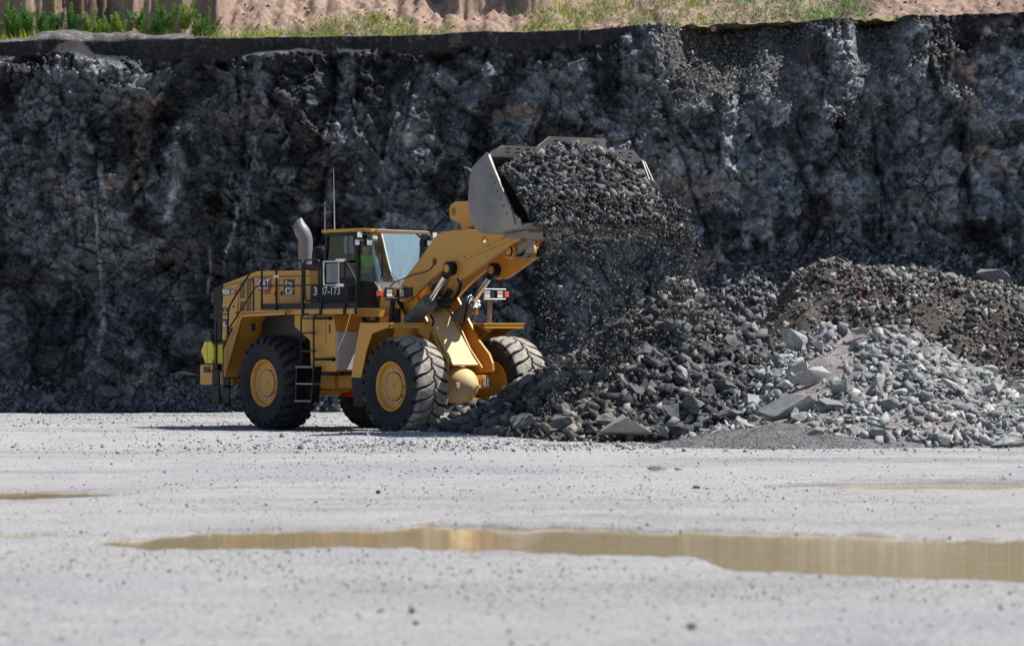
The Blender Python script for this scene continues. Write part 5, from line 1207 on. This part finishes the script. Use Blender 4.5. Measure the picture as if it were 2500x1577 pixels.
for a, b in zip(u, v):
    s = float(sizes(1, .09, .17, 2)[0]); h = float(load_h(np.array([a]), np.array([b]))[0]); p = toW(a, b, max(h, 4.25)+s*.25)
    i = rnd.randrange(16); row = 'top' if a < 8.8 else 'middle' if a < 9.3 else 'lower'
    place_rock(p[0], p[1], p[2], s, False, 'rocks heaped in the bucket', f'{size_word(s)} dark {SHAPES[i % 8]} rock in the {row} of the bucket load, {"near side" if b > .6 else "far side" if b < -.6 else "middle"}', idx=i, tilt=3)
# curtain of falling rock below the cutting edge
def floor_at(x, y):
    return np.maximum(np.maximum(pile_dark(x, y), pile_pale(x, y)), 0)
def fall(n, lo, hi, p, spread, bias=1.3):
    v = rng.uniform(-2.05, 1.95, n); col = sstep(-.35, .45, fbm(v*2.3, v*0, 511, 3)); k = (rng.random(n) < .12+.88*col); v = v[k]; n = len(v)
    t = rng.random(n)**bias; u = 9.82+rng.gamma(1.6, spread, n)*(.35+.65*t); q = toW(u, v, np.zeros(n)); fl_ = floor_at(q[:, 0], q[:, 1])
    w = 4.25-t*(4.25-fl_-.1); v2 = v+rng.normal(0, .10, n)*t; q = toW(u, v2, w); return q, sizes(n, lo, hi, p)
P1, S1 = fall(17000, .005, .024, 2.0, .20); P2_, S2_ = fall(4600, .02, .10, 2.3, .18)
# spill that hugs the front of the load
n = 4200; v = rng.uniform(-2.05, 1.9, n); w = 4.95-rng.random(n)**1.1*1.05-.25*rng.random(n)*(1+fbm(v*2.2, v*0, 523, 3)); u = 9.90-.42*np.clip((w-4.1), 0, 2)+rng.gamma(1.5, .08, n); P3_ = toW(u, v, w); S3_ = sizes(n, .012, .10, 2.2)
stuff('falling_rubble', [scatter(P1, S1, tones(len(P1), [(0, (.04, .042, .046)), (.6, (.14, .14, .14)), (1, (.45, .43, .40))]), TINY), scatter(P2_, S2_, tones(len(P2_), DK), SMALL), scatter(P3_, S3_, tones(len(P3_), DK), SMALL)], 'curtain of small rock and grit falling from the bucket lip')
FALL = [(1491, 660, .10, 'pale twisted rock falling in mid air below the bucket'), (1625, 683, .12, 'large flat falling rock at the right of the curtain'), (1604, 665, .08, 'rough brown falling rock beside the large flat one'), (1592, 570, .08, 'falling rock just under the right of the bucket lip'),
        (1443, 590, .06, 'bright falling rock just under the middle of the bucket lip'), (1612, 716, .08, 'rounded falling rock about to land left of the square top boulder'), (1405, 713, .05, 'small falling rock low in the middle of the curtain'), (1732, 620, .07, 'lone falling rock out to the right of the curtain'), (1725, 672, .05, 'lone small falling rock above the square top boulder'),
        (1442, 862, .09, 'bright rock bouncing on the left shoulder of the dark pile'), (1337, 839, .045, 'small pale falling rock beside the far tyre'), (1577, 615, .05, 'falling rock between the lip and the large flat falling rock'), (1409, 654, .045, 'falling rock left of the pale twisted one'), (1558, 545, .09, 'rock tumbling over the right of the lip'), (1395, 560, .07, 'rock tumbling over the middle of the lip')]
for i, (px, py, s, lab) in enumerate(FALL):
    y = 68.2+(i % 4)*.35; place_rock(px2x(px, y), y, EYE+(825-py)/8400*y, s, True if 'pale' in lab or 'bright' in lab or i % 3 == 0 else False, 'rocks falling from the bucket', lab, None, (i, i*2.1, i*.7), 'rock', 'falling rock', i)

# ============================================================ OPERATOR IN THE CAB
def skin(name, joints, edges, mat, parent=None, sub=2, loc=(0, 0, 0)):
    me = bpy.data.meshes.new(name); me.from_pydata([(p[0], -p[1], p[2]) for p, r in joints], edges, [])
    o = bpy.data.objects.new(name, me); COL.objects.link(o); md = o.modifiers.new('skin', 'SKIN'); md.use_smooth_shade = True
    for sv, (p, r) in zip(me.skin_vertices[0].data, joints): sv.radius = r if isinstance(r, tuple) else (r, r)
    me.skin_vertices[0].data[0].use_root = True
    sd = o.modifiers.new('sub', 'SUBSURF'); sd.levels = sub; sd.render_levels = sub; me.materials.append(mat)
    if parent: o.parent = parent
    return o
U, V_, W0 = 1.56, .10, 3.30
J = [((U, V_, W0), (.16, .13)), ((U-.02, V_, W0+.22), (.15, .12)), ((U-.02, V_, W0+.42), (.18, .12)), ((U-.01, V_, W0+.52), (.07, .07)), ((U+.02, V_, W0+.60), (.06, .06)), ((U+.04, V_, W0+.70), (.085, .10)), ((U+.04, V_, W0+.79), (.08, .095)),
     ((U-.01, V_+.20, W0+.46), .062), ((U+.10, V_+.26, W0+.20), .048), ((U+.36, V_+.24, W0+.18), .036), ((U+.44, V_+.24, W0+.19), (.03, .045)),
     ((U-.01, V_-.20, W0+.46), .062), ((U+.12, V_-.26, W0+.22), .048), ((U+.40, V_-.16, W0+.20), .036), ((U+.48, V_-.15, W0+.22), (.03, .045)),
     ((U+.02, V_+.10, W0-.03), .095), ((U+.46, V_+.14, W0+.02), .078), ((U+.52, V_+.14, W0-.38), .055), ((U+.66, V_+.14, W0-.42), .04),
     ((U+.02, V_-.10, W0-.03), .095), ((U+.46, V_-.14, W0+.02), .078), ((U+.52, V_-.14, W0-.38), .055), ((U+.66, V_-.14, W0-.42), .04)]
Eg = [(0, 1), (1, 2), (2, 3), (3, 4), (4, 5), (5, 6), (2, 7), (7, 8), (8, 9), (9, 10), (2, 11), (11, 12), (12, 13), (13, 14), (0, 15), (15, 16), (16, 17), (17, 18), (0, 19), (19, 20), (20, 21), (21, 22)]
for base, sg in ((10, 1), (14, -1)):       # five fingers per hand, closing on the controls
    bx, by, bz = J[base][0]
    for f in range(4):
        o_ = (f-1.5)*.022; ln = (.045, .052, .048, .038)[f]; k = len(J)
        J += [((bx+.035, by+o_, bz+.01), .010), ((bx+.035+ln, by+o_*1.1, bz-.002), .009), ((bx+.04+ln, by+o_*1.1, bz-.035), .008)]; Eg += [(base, k), (k, k+1), (k+1, k+2)]
    k = len(J); J += [((bx+.01, by-sg*.045, bz), .011), ((bx+.045, by-sg*.055, bz-.015), .010)]; Eg += [(base, k), (k, k+1)]
person = skin('person', J, Eg, M_skin)
person.location = (-4.07, 76.07, 0); person.rotation_euler = (0, 0, math.atan2(-.788, .616))
tag(person, 'operator in a lime green work shirt sitting in the loader cab', 'person')
skin('shirt', [((U, V_, W0+.02), (.185, .155)), ((U-.02, V_, W0+.22), (.175, .145)), ((U-.02, V_, W0+.42), (.205, .14)), ((U-.01, V_, W0+.51), (.09, .08)),
               ((U-.01, V_+.21, W0+.46), .082), ((U+.09, V_+.26, W0+.24), .070), ((U-.01, V_-.21, W0+.46), .082), ((U+.11, V_-.26, W0+.26), .070)], [(0, 1), (1, 2), (2, 3), (2, 4), (4, 5), (2, 6), (6, 7)], M_hivis, person)
skin('trousers', [((U, V_, W0-.01), (.175, .15)), ((U+.03, V_+.10, W0-.03), .11), ((U+.46, V_+.14, W0+.02), .092), ((U+.52, V_+.14, W0-.34), .068), ((U+.03, V_-.10, W0-.03), .11), ((U+.46, V_-.14, W0+.02), .092), ((U+.52, V_-.14, W0-.34), .068)], [(0, 1), (1, 2), (2, 3), (0, 4), (4, 5), (5, 6)], M_trous, person)
hm = bmesh.new(); bmesh.ops.create_uvsphere(hm, u_segments=20, v_segments=12, radius=1)
for v in hm.verts: v.co = Vector((v.co.x*.118+U+.03, v.co.y*.103-V_, max(v.co.z, -.12)*.115+W0+.785))
me = bpy.data.meshes.new('hair'); hm.to_mesh(me); hm.free(); me.materials.append(M_char); ho = bpy.data.objects.new('hair', me); COL.objects.link(ho); ho.parent = person
fm = MB(); fm.box(U+.12, U+.15, V_-.012, V_+.012, W0+.69, W0+.735); fm.build('nose', M_skin, person, .006)
for s_ in (-1, 1):
    MB().cyl((U+.118, V_+s_*.035, W0+.745), (U+.130, V_+s_*.035, W0+.745), .012, 8).build('eye', M_char, person)
    MB().cyl((U+.04, V_+s_*.085, W0+.73), (U+.04, V_+s_*.105, W0+.73), .025, 8).build('ear', M_skin, person)
MB().box(U+.118, U+.128, V_-.025, V_+.025, W0+.66, W0+.668).build('mouth', M_red, person)

# ============================================================ PLANTS ABOVE THE FACE
def leaf_mat(name, a, b):
    m = Mat(name); at = m.n('ShaderNodeAttribute'); at.attribute_name = 'Col'; m.set(at.outputs['Color'], .6, spec=.3)
    m.b.inputs['Subsurface Weight'].default_value = 0; tr = m.n('ShaderNodeBsdfTranslucent'); m.l(at.outputs['Color'], tr.inputs[0])
    mx = m.n('ShaderNodeMixShader'); mx.inputs[0].default_value = .35; m.l(m.b.outputs[0], mx.inputs[1]); m.l(tr.outputs[0], mx.inputs[2]); m.l(mx.outputs[0], m.out.inputs[0]); return m.m
M_leaf = leaf_mat('leaf', 0, 0)
def leaves(pts, dirs, ln, wd, cols):
    """one two-triangle blade per point"""
    n = len(pts); d = dirs/np.linalg.norm(dirs, axis=1)[:, None]; r = rng.normal(size=(n, 3)); s = np.cross(d, r); s /= np.linalg.norm(s, axis=1)[:, None]
    nrm = np.cross(d, s); a = pts; b = pts+d*(ln*.5)[:, None]+s*(wd*.5)[:, None]; c = pts+d*ln[:, None]-nrm*(ln*.15)[:, None]; e = pts+d*(ln*.5)[:, None]-s*(wd*.5)[:, None]
    V = np.stack([a, b, c, e], 1).reshape(-1, 3); F = np.arange(4*n).reshape(n, 4); return V, F, np.repeat(cols, 4, 0)
def weed(px, top, base, width, nst, hue, label, name='weed'):
    y = 97.6+rnd.uniform(-.2, .3); x = px2x(px, y); zt = EYE+(825-top)/8400*y; zb = min(EYE+(825-base)/8400*y, 10.9)-.25; H = zt-zb; w = width/8400*y
    pts = []; dr = []; ln = []; wd = []; cl = []; stem = MB(); grow = []
    for s in range(nst):
        bx = rnd.gauss(0, w*.30); hh = H*(1 if s == 0 else rnd.uniform(.55, .98)); lx = rnd.gauss(0, .22)*H; ly = rnd.gauss(0, .10)
        grow.append((bx, hh, lx, ly))
        stem.tube([(bx, -ly*0, 0), (bx+lx*.4, 0, hh*.5), (bx+lx, ly, hh*.95)], .006, 4)
        m = int(210*hh)+50; t = rng.random(m)**.8; t = .12+.88*t
        px_ = bx+lx*t; taper = .12*(1-t)**.8+.015; ang = rng.uniform(0, 6.28, m)
        pts.append(np.stack([px_+np.cos(ang)*.02, ly*t+np.sin(ang)*.02, hh*t], -1)); dr.append(np.stack([np.cos(ang), np.sin(ang), rng.uniform(.5, 1.3, m)], -1))
        ln.append(taper*rng.uniform(.7, 1.3, m)+.03); wd.append(np.full(m, .02)); k = rng.uniform(.6, 1.3, (m, 1)); cl.append(np.array(hue)*k)
    V, F, C = leaves(np.concatenate(pts), np.concatenate(dr), np.concatenate(ln), np.concatenate(wd), np.concatenate(cl))
    root = empty(name, (x, y, zb)); tag(root, label, 'weed', 'tall weeds above the quarry face')
    st_ = stem.build('stem', M_leafstem, root); f = link('foliage', mesh_np('foliage', V, F, M_leaf, False, C), root); return root
M_leafstem = plain('stem_green', (.10, .14, .04), .7)
G_ = (.13, .30, .055); G2 = (.24, .38, .06); G3 = (.09, .25, .06)
for a in [(38, 12, 85, 34, 9, G_, 'broad clump of tall green weeds at the top left corner'), (72, 18, 85, 34, 9, G_, 'bushy weed clump right of the corner clump'), (104, 22, 85, 30, 8, G3, 'dense weed clump, third from the left edge'), (135, 30, 70, 26, 7, G3, 'narrow weed clump at the right end of the tall left stand'),
          (175, 8, 70, 22, 6, G3, 'tall dark narrow weed standing alone right of the left stand'), (222, 20, 85, 18, 5, G2, 'slim light green weed in front of the earth bank'), (262, 40, 85, 22, 5, G2, 'short yellowish weed beside the slim light green one'), (292, 32, 85, 20, 5, G2, 'feathery pale weed, shorter than the slim one'),
          (342, 22, 62, 22, 5, G_, 'leaning bluish green weed against the dark bank'), (358, 50, 80, 12, 3, G_, 'small weed just below the leaning bluish one'), (412, 2, 55, 30, 5, G_, 'broad-leaved weed leaning left near the top edge'), (448, -8, 62, 28, 6, G2, 'tallest weed, reaching past the top edge'), (386, 34, 72, 12, 3, G3, 'small dark weed left of the tallest one'),
          (478, 36, 75, 14, 3, G2, 'small slender weed right of the tallest one'), (504, 18, 70, 14, 3, G_, 'slim blue green weed, last of the tall row'), (405, 52, 80, 14, 3, G_, 'tiny weed under the broad-leaved one')]:
    weed(*a)
# low yellow green growth and grass
def tufts(x, y, z, h, w, hue, per=9):
    n = len(x); P = np.repeat(np.stack([x, y, z], -1), per, 0)+rng.normal(size=(n*per, 3))*np.array([.07, .05, .0])*np.repeat(w, per)[:, None]*3; D_ = rng.normal(size=(n*per, 3))*np.array([.45, .45, .1])+np.array([0, 0, 1]); L_ = np.repeat(h, per)*rng.uniform(.5, 1.2, n*per)
    return leaves(P, D_, L_, np.full(n*per, .022), np.repeat(hue, per, 0)*rng.uniform(.7, 1.3, (n*per, 1)))
n = 9000; x = rng.uniform(-15, 15, n); s_ = rng.random(n)**1.4*3.6; y = 97.0+s_; z = hill_z(x, y)
mask = np.where(x < -3, sstep(2.4, 1.0, s_)*.9, 0)+np.where((x >= -3) & (x < 1), sstep(2.2, .6, s_)*.7, 0)+np.where((x >= .2) & (x < 10), .25+1.1*sstep(-.05, .35, fbm(x*.8, y*.9, 601, 3)), 0)
k = rng.random(n) < mask; x, y, z = x[k], y[k], z[k]; m_ = len(x)
hue = np.where((rng.random((m_, 1)) < .45), np.array([.36, .40, .05]), np.array([.18, .32, .06]))
hue = np.where((x[:, None] > 5.5), np.array([.13, .30, .06]), hue)
hgt = rng.uniform(.10, .30, m_)
n5 = 520; x5 = np.concatenate([rng.normal(-12.9, .7, n5//2), rng.uniform(-14.2, -5, n5-n5//2)]); y5 = rng.uniform(97.0, 98.4, n5); x = np.concatenate([x, x5]); y = np.concatenate([y, y5]); z = np.concatenate([z, np.maximum(hill_z(x5, y5), 10.25)])
hgt = np.concatenate([hgt, rng.uniform(.25, .55, n5)]); hue = np.concatenate([hue, np.where(rng.random((n5, 1)) < .6, np.array([.42, .46, .06]), np.array([.2, .36, .07]))]); m_ = len(x)
V, F, C = tufts(x, y, z-.02, hgt, rng.uniform(.6, 1.2, m_), hue)
link('grass', mesh_np('grass', V, F, M_leaf, False, C), kind='stuff', label='yellow green grass and low weeds along the top of the quarry face')
# stones on the earth bank
n = 2600; x = rng.uniform(-15, 15, n); y = rng.uniform(97, 101.5, n); ss = sizes(n, .02, .13, 2.6); P = np.stack([x, y, hill_z(x, y)], -1)
stuff('bank_stones', [scatter(P, ss, tones(n, [(0, (.16, .11, .09)), (.7, (.30, .24, .20)), (1, (.48, .44, .40))]), SMALL)], 'small pinkish stones lying on the earth bank')
# rubble crumbs on the ledges near the rim
n = 15000; x = np.concatenate([3.8+9.7*rng.random(n)**1.4, rng.uniform(-14.5, -9.7, 900)]); z = np.concatenate([rng.uniform(7.9, 10.9, n), rng.uniform(8.8, 9.6, 900)])
j = np.clip(np.round((x+24)/.036).astype(int), 2, len(XC)-3); i = np.clip((z/ztop[0, j]*(NZ-1)).astype(int), 2, NZ-3)
slp = (YB[i+2, j]-YB[i-2, j])/(4*.036); k = (slp > .35) & (rng.random(len(x)) < .75); x, z, yb2 = x[k], CZ[i, j][k], YB[i, j][k]; ss = sizes(len(x), .02, .10, 2.4)
stuff('ledge_rubble', [scatter(np.stack([x, yb2-ss*.3, z], -1), ss, tones(len(x), [(0, (.08, .08, .08)), (.6, (.17, .165, .16)), (1, (.30, .29, .27))]), SMALL)], 'loose grey rubble lying on the ledges near the top of the face')
# pink rag hanging at the rim
m = plain('faded_pink_plastic', (.62, .40, .42), .5)
rg = bmesh.new(); y0 = cliff_y(px2x(1743, 93.6), 10.3)-.06; rows = []
for a in range(9):
    t = a/8; wdt = .03+.06*math.sin(t*math.pi*.9); rows.append([rg.verts.new((px2x(1743, y0)+(b/4-.5)*wdt*2-.02*t, y0-.03*math.sin(b*2+a)-.02, EYE+(825-48-30*t)/8400*y0)) for b in range(5)])
for a, b in zip(rows, rows[1:]):
    for q in range(4): rg.faces.new((a[q], a[q+1], b[q+1], b[q]))
me = bpy.data.meshes.new('plastic_rag'); rg.to_mesh(me); rg.free(); me.materials.append(m)
o = bpy.data.objects.new('plastic_rag', me); COL.objects.link(o); sd = o.modifiers.new('thick', 'SOLIDIFY'); sd.thickness = .006; tag(o, 'faded pink scrap of plastic hanging over the rim of the rock face', 'plastic scrap')
# blasting cords on the brown mound
def cord(pts, mat, label):
    P = []
    for px, py, y in pts:
        x = px2x(px, y); P.append((x, -y, max(EYE+(825-py)/8400*y, 0)))
    mb = MB(); mb.tube(rounded(P, .2, 4), .006, 5); o = mb.build('cord', mat); o.rotation_euler = (0, 0, 0); tag(o, label, 'cord', 'blasting cords on the brown mound'); return o
cord([(2052, 681, 81.2), (2062, 681, 81.0), (2075, 681, 81.0), (2095, 688, 80.8)], M_orange, 'orange cord end near the crest of the brown mound')
cord([(2110, 690, 80.6), (2106, 705, 80.2), (2100, 722, 79.6), (2101, 734, 79.2)], M_red, 'red cord hanging down the front of the brown mound')
cord([(2350, 705, 80.5), (2340, 722, 80.2), (2330, 735, 80.0)], M_red, 'thin red cord at the right of the brown mound')
